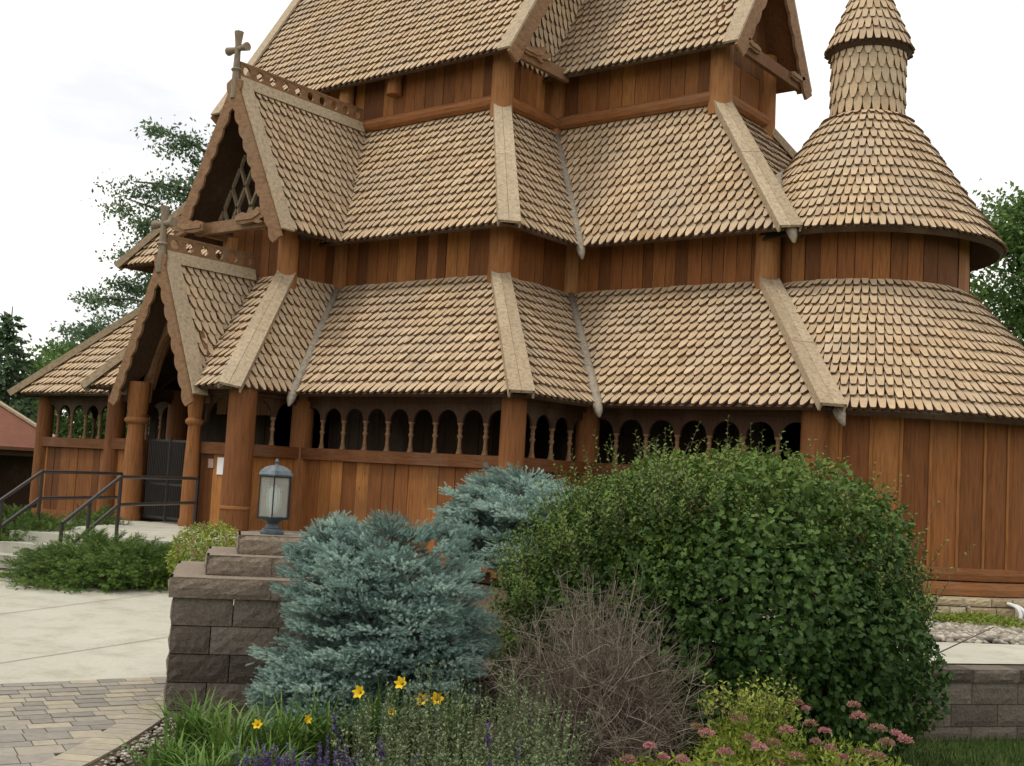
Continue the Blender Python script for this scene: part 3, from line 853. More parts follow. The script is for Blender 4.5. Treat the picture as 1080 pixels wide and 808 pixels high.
R1, R1E, R2, R2E, RN = 3.712, 4.23, 1.947, 2.53, .674
def in_low(x, y, z):
    yS = 1.72 + .953 * (z - ZE1) + .03
    return x < CXE + .46 - .925 * (z - ZE1) - .03 and yS < y < 2 * YC - yS
def in_mid(x, y, z):
    yS = 3.40 + .537 * (z - ZE2) + .0
    return x < 8.52 - .764 * (z - ZE2) - .0 and yS < y < 2 * YC - yS
LOWP = [(R1E, ZE1), (3.62, 3.27), (3.02, 3.93), (2.42, 4.60), (2.12, 4.94), (R2 - .02, 5.10)]
round_shingles(LOWP, apse, 'lower_bell_roof', inside=in_low)
round_shingles([(R2E, ZE2), (1.98, 6.75), (1.42, 7.62), (1.02, 8.22), (.80, 8.50), (RN - .02, 8.58)], apse, 'upper_bell_roof', inside=in_mid)
round_shingles([(RN, 8.56), (RN, 9.98)], apse, 'turret_drum', e=.285, w=.165, lift=.055, poly=lambda e, w: [(-.16 * w, 0), (.16 * w, 0), (.36 * w, .30 * e), (.46 * w, .72 * e), (.46 * w, 1.55 * e), (-.46 * w, 1.55 * e), (-.46 * w, .72 * e), (-.36 * w, .30 * e)])
round_shingles([(.80, 9.93), (.66, 10.30), (.42, 10.85), (.20, 11.5), (.06, 12.3)], apse, 'turret_cap', e=.24, w=.13, lift=.055)
def prof_r(P, z):
    for (r0, z0), (r1, z1) in zip(P[:-1], P[1:]):
        if z0 <= z <= z1: return r0 + (r1 - r0) * (z - z0) / (z1 - z0)
    return P[-1][0]
def apse_valley(P, ze, zt, xe, kx, parent, sgn=-1):
    pts = []
    for k in range(10):
        z = ze - .06 + (zt - ze) * k / 9; zz = max(z, ze); r = prof_r(P, zz) + .06; x = xe - kx * (zz - ze) + .04
        if r * r - (x - ACX) ** 2 < 0: break
        pts.append(Vector((x, ACY + sgn * math.sqrt(r * r - (x - ACX) ** 2), z + .04)))
    if len(pts) < 3: return
    d = (pts[0] - pts[1]).normalized(); pts = [pts[0] + d * .26 + UP * -.06, pts[0] + d * .12 - UP * .02] + pts
    mb = MB(); mb.tube(pts, [.03, .085] + [.10] * (len(pts) - 2), 7, .55); mb.build('valley_board', M['grey'], parent, smooth=True)
for sgn in (-1, 1):
    apse_valley(LOWP, ZE1, 4.9, CXE + .46, .925, apse, sgn)
    apse_valley([(R2E, ZE2), (1.98, 6.75), (1.42, 7.62), (1.02, 8.22)], ZE2, 8.0, 8.52, .764, apse, sgn)
# walls
mb = MB(); n = 50
for i in range(n):
    a0 = 2 * PI * i / n; a1 = 2 * PI * (i + 1) / n; am = (a0 + a1) / 2
    if ACX + R1 * math.cos(am) < CXE - .02: continue
    tn = min(1, max(0, random.gauss(.42, .2)))
    K = 5; pts = []
    for k in range(K + 1):
        a = a0 + (a1 - a0) * (.05 + .90 * k / K); b = math.sin(PI * k / K) * .045
        pts.append((ACX + (R1 + b) * math.cos(a), ACY + (R1 + b) * math.sin(a)))
    vs = [(x, y, .20) for x, y in pts] + [(x, y, ZE1 + .25) for x, y in pts]
    mb.add(vs, [(k, k + 1, K + 2 + k, K + 1 + k) for k in range(K)], tn)
    c = Vector((ACX + (R1 - .01) * math.cos(a0), ACY + (R1 - .01) * math.sin(a0), (ZE1 + .45) / 2))
    mb.obox(c, (-math.sin(a0) * .024, math.cos(a0) * .024, 0), (math.cos(a0) * .03, math.sin(a0) * .03, 0), (0, 0, (ZE1 + .05) / 2), .75)
for i in range(60):
    b0, b1 = 2 * PI * i / 60, 2 * PI * (i + 1) / 60
    if ACX + R1 * math.cos((b0 + b1) / 2) < CXE - .15: continue
    q = [(ACX + (R1 - .06) * math.cos(b), ACY + (R1 - .06) * math.sin(b)) for b in (b0, b1)]
    mb.add([(*q[0], -.3), (*q[1], -.3), (*q[1], ZE1 + .2), (*q[0], ZE1 + .2)], [(0, 1, 2, 3)], 0)
o = mb.build('apse_wall', M['plank'], apse)
for z0, z1, r in ((.03, .24, R1 + .10), (-.20, .022, R1 + .16)):
    mb = MB(); mb.lathe([(r - .2, z0), (r, z0 + .01), (r + .02, (z0 + z1) / 2), (r, z1 - .01), (r - .2, z1)], (ACX, ACY, 0), 64, .55 if z0 > 0 else .8, close=False)
    mb.build('base_beam', M['beam'], apse)
mb = MB(); n = 40
for i in range(n):
    a0 = 2 * PI * i / n; a1 = 2 * PI * (i + 1) / n; tn = min(1, max(0, random.gauss(.35, .25))); rr = R2 + random.uniform(-.01, .012)
    a0 += .006 / R2; a1 -= .006 / R2
    q = [(ACX + rr * math.cos(a), ACY + rr * math.sin(a)) for a in (a0, a1)]
    mb.add([(*q[0], ZT1 - .3), (*q[1], ZT1 - .3), (*q[1], ZE2 + .7), (*q[0], ZE2 + .7)], [(0, 1, 2, 3)], tn)
mb.lathe([(R2 - .03, ZT1 - .4), (R2 - .03, ZE2 + .7)], (ACX, ACY, 0), 40, 0, close=False)
mb.build('upper_apse_wall', M['plank'], apse)

# papers pinned beside the porch door
mb = MB(); mb.obox((-.44, YA + -.045, 1.17), (.105, 0, 0), (0, .008, 0), (0, 0, .16))
o = mb.build('notice_paper', M['paper']); tag(o, 'white paper notice pinned to the planks between door column and thick corner post', 'notice')
mb = MB(); mb.obox((-.74, YA - .045, 1.21), (.075, 0, 0), (0, .010, 0), (0, 0, .085))
o = mb.build('wall_plaque', M['plaque']); tag(o, 'small pinkish plaque just left of the white paper notice', 'plaque')

# ================================================================= GROUND
WA, WD, WSL = -1.0, 9.85, .30                 # retaining wall line in (across, away) metres from the camera
def wall_d(a): return WD + (a - WA) * WSL
def U(d):
    if d < 8.5: return -.65
    if d < 17: return -.65 + (d - 8.5) / 8.5 * .17
    if d < 30: return -.48 - (d - 17) / 13 * .25
    return -.73 - min((d - 30) / 20, 1) * .5
def upper(a, d):
    z = U(d)
    k = min(max((a + 1.0) / 3.0, 0), 1)       # the right-hand walk lies higher
    right = -.34 if d < 13.4 else -.34 - min((d - 13.4) / 5.2, 1) * .30
    return z * (1 - k) + right * k
def lower(a, d): return -.66 - min(max((a + 2.5) / 6.5, 0), 1) * .32
def ground(a, d):
    w = d - wall_d(a)
    if a < -2.3: return upper(a, d) if d > 8 else -.655
    return lower(a, d) if w < .15 else upper(a, d)
As = sorted(set([-160, -80, -40, -24, -14] + [-10 + .5 * i for i in range(41)] + [14, 24, 40, 80, 160] + [-2.31, -2.29]))
Ws = sorted(set([-60, -30, -14, -9, -6, -4.5, -3, -2, -1, -.5, -.1, .10, .20, .5, 1, 1.6, 2.4, 3.2, 4, 5, 6, 7, 8, 9, 11, 14, 18, 24, 32, 45, 70, 120, 250, 500]))
vs = []
for a in As:
    for w in Ws:
        d = w + wall_d(min(max(a, -14), 14)); vs.append(W(a, d, ground(min(max(a, -14), 14), d) - .015))
fs = []; nw = len(Ws); mi = []
for i in range(len(As) - 1):
    for j in range(nw - 1):
        fs.append((i * nw + j, (i + 1) * nw + j, (i + 1) * nw + j + 1, i * nw + j + 1))
        a = (As[i] + As[i + 1]) / 2; w = Ws[j]
        mi.append(0 if (-11 < a < 3.4 and -5 < w < 14) or (3.4 <= a < 6 and w > .1 and w < 11) else 1)
me = bpy.data.meshes.new('ground'); me.from_pydata([tuple(v) for v in vs], [], fs); me.materials.append(M['soil']); me.materials.append(M['lawn'])
me.polygons.foreach_set('material_index', mi); me.update()
g = link(bpy.data.objects.new('ground', me)); tag(g, kind='structure')

def sheet(name, rows, zf, mat, na=12, th=.0):
    """rows: list of (d, a_left, a_right) ; surface follows zf"""
    vs = []; fs = []
    for d0, aL, aR, d1 in rows:
        for k in range(na + 1):
            f = k / na; a = aL + (aR - aL) * f; d = d0 + (d1 - d0) * f
            vs.append(W(a, d, zf(a, d)))
    for i in range(len(rows) - 1):
        for k in range(na):
            fs.append((i * (na + 1) + k, i * (na + 1) + k + 1, (i + 1) * (na + 1) + k + 1, (i + 1) * (na + 1) + k))
    me = bpy.data.meshes.new(name); me.from_pydata([tuple(v) for v in vs], [], fs); me.materials.append(mat); me.update()
    o = link(bpy.data.objects.new(name, me)); tag(o, kind='structure')
    return o
def pb(a): return 9.5 + (a + 4.12) * .57         # paver / concrete boundary
rows = []
for k in range(15):
    f = k / 14; aL, aR = -14, -1.7
    rows.append((pb(aL) * (1 - f) + 19 * f, aL, aR, max(pb(-1.8), 0) * (1 - f) + 15.5 * f))
# bottom edge must follow the paver line: straight since pb is linear until the pedestal
rows[0] = (pb(-14), -14, -1.7, pb(-1.7))
sheet('plaza', rows, lambda a, d: upper(min(a, -1), d) + .012, M['concrete'], 30)
mb = MB()
for (u0, v0, u1, v1) in ((-60, 660, 190, 632), (-60, 708, 178, 676)):
    def gpt(u, v):
        dr = at(u, v, 1) - CAM; t = (-.60 - CAM.z) / dr.z; return CAM + dr * t
    A, B = gpt(u0, v0), gpt(u1, v1); dd = (B - A).normalized(); sd_ = Vector((-dd.y, dd.x, 0)) * .006; n_ = 12
    for k in range(n_):
        P_, Q_ = A.lerp(B, k / n_), A.lerp(B, (k + 1) / n_)
        zf = lambda q_: upper(min(ad(q_)[0], -1), ad(q_)[1]) + .018
        mb.add([(*(P_ - sd_).xy, zf(P_)), (*(Q_ - sd_).xy, zf(Q_)), (*(Q_ + sd_).xy, zf(Q_)), (*(P_ + sd_).xy, zf(P_))], [(0, 1, 2, 3)], 0)
o = mb.build('plaza_joint', M['stone']); tag(o, kind='structure')
rows = [(11.6 + .3 * (-.5 - WA) + .0, -.5, 9, wall_d(9) + .28), (13.2, -.5, 9, 13.9)]
rows = [(wall_d(2.2) + .28, 2.2, 10, wall_d(10) + .28), (wall_d(2.2) + 1.0, 2.2, 10, wall_d(10) + 1.0), (wall_d(2.2) + 1.95, 2.2, 10, wall_d(10) + 1.95)]
sheet('walkway', rows, lambda a, d: upper(a, d) + .02, M['concrete'], 16)
# pavers, real blocks
mb = MB(); ang = math.atan(.57); ux = RH * math.cos(ang) + FH * math.sin(ang); uy = -RH * math.sin(ang) + FH * math.cos(ang)
o0 = W(-4.12, 9.5, 0)
def L1(d): return -2.64 - .02 * (9.3 - d) - .055 * max(0, 8.2 - d) ** 2
row = 0; y = -.004
while y > -4.2:
    hgt = random.choice([.145, .145, .22]); x = -4.5 + random.uniform(0, .2)
    while x < 4.0:
        w_ = random.choice([.145, .22, .22, .29]); c = o0 + ux * (x + w_ / 2) + uy * (y - hgt / 2); a, d = ad(c)
        lim = L1(d) if d < 9.35 else -1.9
        if a < lim + .10 and d > 4.5:
            z = upper(min(a, -1), d) + .018 + random.uniform(-.002, .002)
            sh = .004
            mb.obox((c.x, c.y, z - .025), ux * (w_ / 2 - sh), uy * (hgt / 2 - sh), UP * .025, random.random())
        x += w_
    y -= hgt
d = 9.5
while d > 6.0:       # curved soldier course along the garden
    st = .155; a = L1(d) + .14
    dl = (L1(d - st) - L1(d)); t_ = (FH * -st + RH * dl).normalized(); s_ = Vector((-t_.y, t_.x, 0))
    c = W(a, d, upper(-3, d) + .027); mb.obox(c - UP * .025, t_ * (st / 2 - .004), s_ * .125, UP * .025, random.uniform(.55, 1))
    d -= st
o = mb.build('paver_path', M['paver']); tag(o, kind='structure')
sheet('paver_bedding', [(4.5, -9, -2.30, 4.5), (8.9, -9, -2.38, 8.9), (pb(-9) + .3, -9, -1.9, pb(-1.9))], lambda a, d: upper(min(a, -1), d) + .004, M['soil'], 10)

# ---- stairs and landing by the porch, turned from the church axis
S_ = Vector((.48, -.877, 0)).normalized(); T_ = Vector((.877, .48, 0)).normalized()
def st(s, t, z=0): return S_ * s + T_ * t + UP * z
mb = MB()
def slab_st(s0, s1, t0, t1, z0, z1):
    mb.obox(st((s0 + s1) / 2, (t0 + t1) / 2, (z0 + z1) / 2), S_ * (s1 - s0) / 2, T_ * (t1 - t0) / 2, UP * (z1 - z0) / 2)
slab_st(-.2, 5.2, -2.8, .3, -.5, -.0015)
slab_st(5.2, 5.6, -2.8, -.9, -.5, -.155); slab_st(5.6, 6.0, -2.8, -.9, -.5, -.31)
mb.box(-3.3, -.3, -3.0, YA - .13, -.5, -.008)
o = mb.build('entrance_steps', M['concrete']); tag(o, 'pale concrete landing and steps leading up to the porch gate', 'steps')

def handrail(t, s0, s1, s2, label):
    root = empty('handrail', st(s0, t, 0)); inv = Matrix.Translation(-Vector(root.location))
    off = -Vector(root.location); drop = (s2 - s1) * .42; r = .028
    H = .93; Lo = .50
    mb = MB()
    for z in (H, Lo):
        mb.tube([st(s0, t, z) + off, st(s1, t, z) + off], r, 8); mb.tube([st(s1, t, z) + off, st(s2, t, z - drop) + off], r, 8)
    mb.build('rail', M['railing'], root)
    for s, zb, zt in ((s0, 0, H), (s1, 0, H), (s1 + (s2 - s1) * .55, -.0 if s1 + (s2 - s1) * .55 < 5.2 else -.155, H - drop * .55), (s2, Lo - drop, H - drop)):
        mb = MB(); mb.tube([st(s, t, zb) + off, st(s, t, zt) + off], r, 8); mb.build('post', M['railing'], root)
    tag(root, label, 'handrail')
handrail(-1.05, 2.35, 5.15, 6.75, 'dark metal handrail on the near side of the steps')
handrail(-2.70, 1.95, 4.60, 6.5, 'dark metal handrail on the far side of the steps, beside the low juniper')

# ---- retaining wall and pedestal from split-face block
def block(mb, c, ux, uy, l, w, h, t):
    """rough-faced block: front grid pushed in and out"""
    c = Vector(c); nx, nz = 8, 4
    front = []
    for k in range(nz + 1):
        for i in range(nx + 1):
            edge = (i in (0, nx)) or (k in (0, nz)); dd = (-.004 if edge else random.uniform(.002, .016))
            front.append(c + ux * (l * (i / nx - .5)) + UP * (h * (k / nz - .5)) - uy * (w / 2 + dd))
    fs = [(k * (nx + 1) + i, k * (nx + 1) + i + 1, (k + 1) * (nx + 1) + i + 1, (k + 1) * (nx + 1) + i) for k in range(nz) for i in range(nx)]
    mb.add(front, fs, t)
    mb.obox(c, ux * l / 2, uy * (w / 2 - .002), UP * h / 2, t)

ped = empty('lamp_pedestal'); pc = W(-1.87, 9.62, 0)
th_ = .225; px_ = (RH * math.cos(th_) + FH * math.sin(th_)); py_ = (-RH * math.sin(th_) + FH * math.cos(th_))
HB = .205; half = .70
mb = MB(); ztop = .24; zc = ztop - HB / 2; r_ = 0
while zc > -.95:
    for side, (u_, n_) in enumerate(((px_, py_), (py_, -px_), (-px_, -py_), (-py_, px_))):
        x = -half; off = (.0 if (r_ + side) % 2 else .0)
        ls = [.30, .52, .36, .30] if r_ % 2 else [.46, .55, .47]
        if side % 2: ls = ls[::-1]
        sc = 2 * half / sum(ls)
        for l in ls:
            l *= sc
            c = pc + u_ * (x + l / 2) - n_ * (half - .12) + UP * zc
            block(mb, c, u_, n_, l - .008, .24 + random.uniform(0, .015), HB - .007, random.random()); x += l
    zc -= HB; r_ += 1
mb.build('block_courses', M['block'], ped)
mb = MB()
for h, z, q in ((half + .035, .24, .15), (.49, .39, .15), (.265, .54, .15)):
    for side, (u_, n_) in enumerate(((px_, py_), (py_, -px_), (-px_, -py_), (-py_, px_))):
        ls = [h, h] if h > .4 else [2 * h]
        x = -h
        for l in ls:
            block(mb, pc + u_ * (x + l / 2) - n_ * (h - .13) + UP * (z + q / 2), u_, n_, l - .004, .26, q - .004, random.random()); x += l
    mb.obox(pc + UP * (z + q / 2 - .0), px_ * (h - .02), py_ * (h - .02), UP * (q / 2 - .0), .6)
mb.build('cap_blocks', M['blockcap'], ped)
tag(ped, 'stepped grey-brown block pedestal carrying the lantern', 'pedestal')

rw = empty('retaining_wall'); wn = math.atan(WSL); wx = RH * math.cos(wn) + FH * math.sin(wn); wy = -RH * math.sin(wn) + FH * math.cos(wn)
mb = MB(); start = W(-1.0, wall_d(-1.0), 0) + wy * .15; ztop = -.455; r_ = 0
zc = ztop - .105
while zc > -1.25:
    x = .3 * (r_ % 2)
    while x < 12:
        block(mb, start + wx * (x + .265) + UP * zc, wx, wy, .522, .30, .203, random.random()); x += .53
    zc -= .21; r_ += 1
mb.build('block_courses', M['block'], rw)
mb = MB(); x = 0
while x < 12:
    block(mb, start + wx * (x + .265) + UP * (ztop + .062) - wy * .01, wx, wy, .526, .33, .12, random.random()); x += .53
mb.build('cap_blocks', M['block'], rw)
tag(rw, 'low grey-brown block retaining wall below the walk on the right', 'retaining wall')

# ---- lantern
lb = pc + UP * .692
lan = empty('lantern', lb); lan.scale = (.90, .90, .93)
tag(lan, 'grey metal post lantern with clear glass panels on the stepped pedestal', 'lantern')
mb = MB(); mb.lathe([(.105, 0), (.108, .02), (.09, .03), (.088, .045), (.062, .055), (.052, .085), (.06, .10), (.085, .115), (.12, .125), (.135, .135)], n=14, t=.5)
o = mb.build('base', M['lampmetal'], lan); smooth_by_angle(o, 40)
mb = MB(); r = .150; z0, z1 = .14, .50; an = [2 * PI * (k + .25) / 6 for k in range(6)]
for a in an:
    mb.tube([(r * math.cos(a), r * math.sin(a), z0), (r * math.cos(a), r * math.sin(a), z1)], .008, 4)
for z in (z0, z1):
    for k in range(6):
        a, b = an[k], an[(k + 1) % 6]; mb.beam((r * math.cos(a), r * math.sin(a), z), (r * math.cos(b), r * math.sin(b), z), .016, .018)
mb.build('frame', M['iron'], lan)
for k in range(6):
    a, b = an[k], an[(k + 1) % 6]; mb = MB(); q = .95 * r
    A = Vector((q * math.cos(a), q * math.sin(a), z0 + .01)); B = Vector((q * math.cos(b), q * math.sin(b), z0 + .01)); H = Vector((0, 0, z1 - z0 - .02)); inn = -((A + B) / 2); inn.z = 0; inn = inn.normalized() * .004
    mb.add([A, B, B + H, A + H, A + inn, B + inn, B + H + inn, A + H + inn], [(0, 1, 2, 3), (7, 6, 5, 4), (0, 4, 5, 1), (1, 5, 6, 2), (2, 6, 7, 3), (3, 7, 4, 0)])
    mb.build('glass_panel', M['glass'], lan)
mb = MB(); mb.lathe([(.168, .502), (.172, .515), (.150, .548), (.105, .580), (.05, .594), (.02, .598), (.014, .612), (.022, .628), (.012, .645), (.003, .655)], n=6, t=.5)
o = mb.build('hood', M['lampmetal'], lan); o.rotation_euler.z = PI * .5 / 6
mb = MB(); mb.lathe([(.03, .14), (.035, .20), (.05, .25), (.052, .34), (.04, .40), (.01, .42)], n=10); mb.build('bulb', M['bulb'], lan, smooth=True)

# ---- limestone footing wall round the apse, and its gravel bed
ls = empty('limestone_wall'); mb = MB()
RL = R1 + .42
for r_, (z0, z1) in enumerate(((-.20, -.33), (-.335, -.48), (-.485, -.66), (-.665, -.80))):
    a = R(200) + random.uniform(0, .05)
    while a < R(400):
        l = random.uniform(.22, .55); da = l / RL; am = a + da / 2
        rad = Vector((math.cos(am), math.sin(am), 0)); tg = Vector((-math.sin(am), math.cos(am), 0))
        c = Vector((ACX, ACY, 0)) + rad * (RL - .13 + random.uniform(-.02, .02)) + UP * (z0 + z1) / 2
        block(mb, c, tg, -rad, l - .02, .26, abs(z1 - z0) - .012, random.random()); a += da
mb.build('stone_courses', M['limestone'], ls)
tag(ls, 'buff limestone footing wall under the round apse', 'stone wall')

def pebbles(name, n, fpos, smin, smax, label):
    f = Fol(); ico = [(1, 0, 0), (-1, 0, 0), (0, 1, 0), (0, -1, 0), (0, 0, 1), (0, 0, -1), (.62, .62, .3), (-.62, .6, .35), (.6, -.62, .35), (-.62, -.6, .3)]
    tf = [(6, 4, 0), (6, 2, 4), (2, 7, 4), (7, 1, 4), (1, 9, 4), (9, 3, 4), (3, 8, 4), (8, 0, 4), (0, 2, 6), (2, 1, 7), (1, 3, 9), (3, 0, 8), (0, 3, 5), (3, 1, 5), (1, 2, 5), (2, 0, 5)]
    tv = np.array(ico) * [1, .75, .5]
    pos = np.array([fpos() for _ in range(n)]); ang = rng.uniform(0, 2 * PI, n)
    xd = np.stack([np.cos(ang), np.sin(ang), rng.uniform(-.2, .2, n)], 1); nd = unit(np.stack([rng.normal(0, .2, n), rng.normal(0, .2, n), np.ones(n)], 1))
    f.scatter(tv, tf, pos, xd, nd, rng.uniform(smin, smax, n), rng.uniform(0, 1, n)); o = f.build(name, M['stone']); tag(o, label, 'gravel', kind='stuff'); return o
def gpos():
    a = random.uniform(2.6, 9.5); dn = wall_d(a) + 1.97; d = random.uniform(dn, 18.6)
    return W(a, d, upper(a, d) + random.uniform(0, .06))
pebbles('gravel', 9000, gpos, .035, .095, 'grey river stones bedded between the walk and the limestone footing')
def gpos2():
    d = random.uniform(6.6, 9.2); a = L1(d) + .29 + abs(random.gauss(0, .14)); return W(a, d, -.655 + random.uniform(0, .03))
pebbles('pebble_mulch', 420, gpos2, .010, .030, 'pale pebbles edging the flower bed beside the pavers')

# pale bent drain hoses by the footing
for k, (u, v) in enumerate(((1014, 643), (1062, 646), (1068, 648))):
    p = at(u, v, 18.4); mb = MB(); pts = []
    for i in range(9):
        a = i / 8 * PI * .62; s = .17 if k else .10
        pts.append((math.sin(a) * s * .9, -math.sin(a) * .15, s * (math.cos(a)) - s * .2))
    mb.tube(pts, .028, 7); o = mb.build('drain_hose', M['hose'] if 'hose' in M else M['paper'], None, smooth=True, loc=(p.x, p.y, p.z)); o.rotation_euler.z = YAW
    tag(o, ['small white bent hose end poking from the limestone wall', 'first of the two pale blue bent hoses at the limestone wall', 'second, outer of the two pale blue bent hoses at the limestone wall'][k], 'hose', 'bent hoses at the footing')

# ================================================================= PLANTS
LEAF4 = ([(0, 0, 0), (.45, .28, .05), (1, 0, -.04), (.45, -.28, .05)], [(0, 1, 2), (0, 2, 3)])
LOBED = ([(0, 0, 0), (.25, .34, .06), (.55, .22, .03), (.72, .40, .05), (1.0, 0, -.08), (.72, -.40, .05), (.55, -.22, .03), (.25, -.34, .06)], [(0, 1, 2), (0, 2, 4), (2, 3, 4), (0, 4, 6), (4, 5, 6), (0, 6, 7)])

def lump(dirs, k=14, amp=.10, seed=0):
    r2 = np.random.default_rng(seed); c = unit(r2.normal(size=(k, 3))); a = r2.uniform(.3, 1, k)
    dots = dirs @ c.T
    return 1 + amp * ((np.exp((dots - 1) * 9) * a).max(1) * 1.6 - .6)

def mound(f, c, rad, n, size, tv, tf, tint=(.3, .75), seed=1, zmin=-.95, inner=.72, amp=.12, toplight=.0, flat=.5, k=26, pw=2):
    """leafy mound: leaves through the outer shell of a lumpy ellipsoid"""
    d = rdir(int(n * 1.7)); d = d[d[:, 2] > zmin][:n]; N = len(d)
    fr = lump(d, k, amp, seed) * (inner + (1.03 - inner) * rng.uniform(0, 1, N) ** .55)
    if pw > 2: d = d / ((np.abs(d) ** pw).sum(1, keepdims=True) ** (1 / pw))
    pos = np.array(c) + d * fr[:, None] * np.array(rad)
    d = unit(d)
    nd = unit(d * .7 + rng.normal(0, .55, (N, 3)) + [0, 0, .45])
    xd = unit(rng.normal(0, 1, (N, 3)) + d * .7 + [0, 0, -flat])
    # colour differs per clump of growth (leaf age), not with shade
    ph = lump(d, 40, 1, seed + 7) - 1
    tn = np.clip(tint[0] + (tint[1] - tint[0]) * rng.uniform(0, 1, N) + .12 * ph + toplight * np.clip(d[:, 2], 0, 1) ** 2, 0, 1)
    f.scatter(tv, tf, pos, xd, nd, size * rng.uniform(.65, 1.25, N), tn)

def sprig(f, p, d, L, n, size, tint=.9, r=.003):
    d = unit(np.array(d, float)); k = 6; t = np.linspace(0, 1, k)[:, None]; bend = rng.normal(0, .12, 3)
    pts = np.array(p) + d * L * t + bend * L * t ** 2
    f.tube(pts, r, r * .5, .5, 1)
    ti = np.linspace(.12, 1, n)[:, None]; q = np.array(p) + d * L * ti + bend * L * ti ** 2
    ang = np.arange(n) * 2.4; a = np.cross(d, [0.1, .3, 1]); a = a / np.linalg.norm(a); b = np.cross(d, a)
    xd = unit(a * np.cos(ang)[:, None] + b * np.sin(ang)[:, None] + d * .7)
    f.scatter(LEAF4[0], LEAF4[1], q, xd, unit(xd * -.3 + d + rng.normal(0, .2, (n, 3))), size * rng.uniform(.7, 1.2, n), np.clip(tint + rng.normal(0, .08, n), 0, 1))

def stems(f, c, n, spread, h, r=.008):
    for _ in range(n):
        e = np.array(c) + np.array([rng.normal(0, spread[0]), rng.normal(0, spread[1]), h * rng.uniform(.6, 1)])
        b = np.array(c) + np.array([rng.normal(0, .1), rng.normal(0, .1), 0]); t = np.linspace(0, 1, 5)[:, None]
        f.tube(b + (e - b) * t + rng.normal(0, .04, 3) * np.sin(t * PI), r, r * .4, .5, 1)

# --- big round shrub (rotated into the camera frame is not needed: radii along x,y)
bc = at(768, 640, 9.35); gz = -.88
f = Fol()
c = (bc.x, bc.y, .03)
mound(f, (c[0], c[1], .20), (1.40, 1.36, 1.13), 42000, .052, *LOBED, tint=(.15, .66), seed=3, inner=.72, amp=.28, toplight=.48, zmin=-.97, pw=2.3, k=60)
mound(f, (c[0], c[1], .1), (1.22, 1.18, 1.0), 11000, .075, *LOBED, tint=(.1, .4), seed=4, inner=.6, zmin=-1)
# the looser, finer-leaved left flank
lc = at(604, 600, 9.2)
mound(f, (lc.x, lc.y, .18), (.60, .60, .85), 12000, .036, *LEAF4, tint=(.45, .95), seed=5, inner=.55, amp=.2)
lc2 = at(690, 545, 9.2)
mound(f, (lc2.x, lc2.y, .62), (.85, .75, .72), 11000, .038, *LEAF4, tint=(.45, .95), seed=6, inner=.6, amp=.2, zmin=-.2)
for k in range(900):
    tall = k < 240; u = 548 + 432 * rng.uniform(0, 1) ** 1.1; q = (u - 768) / 210; d_ = 9.35 + rng.uniform(-.95, .6)
    zt = .20 + 1.15 * max(.03, 1 - abs(q) ** 2.4 - abs((d_ - 9.35) / 1.4) ** 2.4) ** (1 / 2.4); p = at(u, 500, d_)
    lean = np.array([q * .45 + rng.normal(0, .2), min(0, (d_ - 9.35)) * .3 + rng.normal(0, .15), 1.0]); lean = lean[0] * np.array(RH) + lean[1] * np.array(FH) + lean[2] * np.array([0, 0, 1.])
    if tall: sprig(f, (p.x, p.y, zt - .12), lean, rng.uniform(.20, .56), 18, .036, .92, .0035)
    else: sprig(f, (p.x, p.y, zt - .14), lean, rng.uniform(.10, .24), 16, .042, rng.uniform(.6, .95), .0035)
for k in range(150):      # side shoots breaking the outline
    a = rng.uniform(0, 2 * PI); zz = rng.uniform(-.55, .9); r_ = 1.42 * (1 - abs((zz - .2) / 1.15) ** 2.4) ** (1 / 2.4)
    p = (c[0] + math.cos(a) * r_ * .96, c[1] + math.sin(a) * r_ * .94, zz); sprig(f, p, (math.cos(a), math.sin(a), rng.uniform(.1, 1.1)), rng.uniform(.10, .26), 14, .044, rng.uniform(.25, .6), .003)
stems(f, (bc.x, bc.y, gz), 40, (.7, .7), 1.2, .012)
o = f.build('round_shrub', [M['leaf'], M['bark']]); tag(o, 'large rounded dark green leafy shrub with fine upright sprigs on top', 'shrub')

# --- blue spruces
def shoot_template(nn=34, L=1.0):
    tv = []; tf = []
    r2 = random.Random(3)
    for k in range(nn):
        t = .05 + .9 * k / nn; a = k * 2.39996; l = .25 * (1 - .3 * t); fwd = .16
        y, z = math.cos(a), math.sin(a); px, py = -z, y
        b = len(tv); w = .034
        tv += [(t * L, w * px, w * py), (t * L, -w * px, -w * py), (t * L + fwd, l * y, l * z)]
        tf.append((b, b + 1, b + 2))
    b = len(tv); tv += [(0, .02, 0), (0, -.02, 0), (L, 0, .0)]; tf.append((b, b + 1, b + 2))
    return tv, tf
SHOOT = shoot_template()

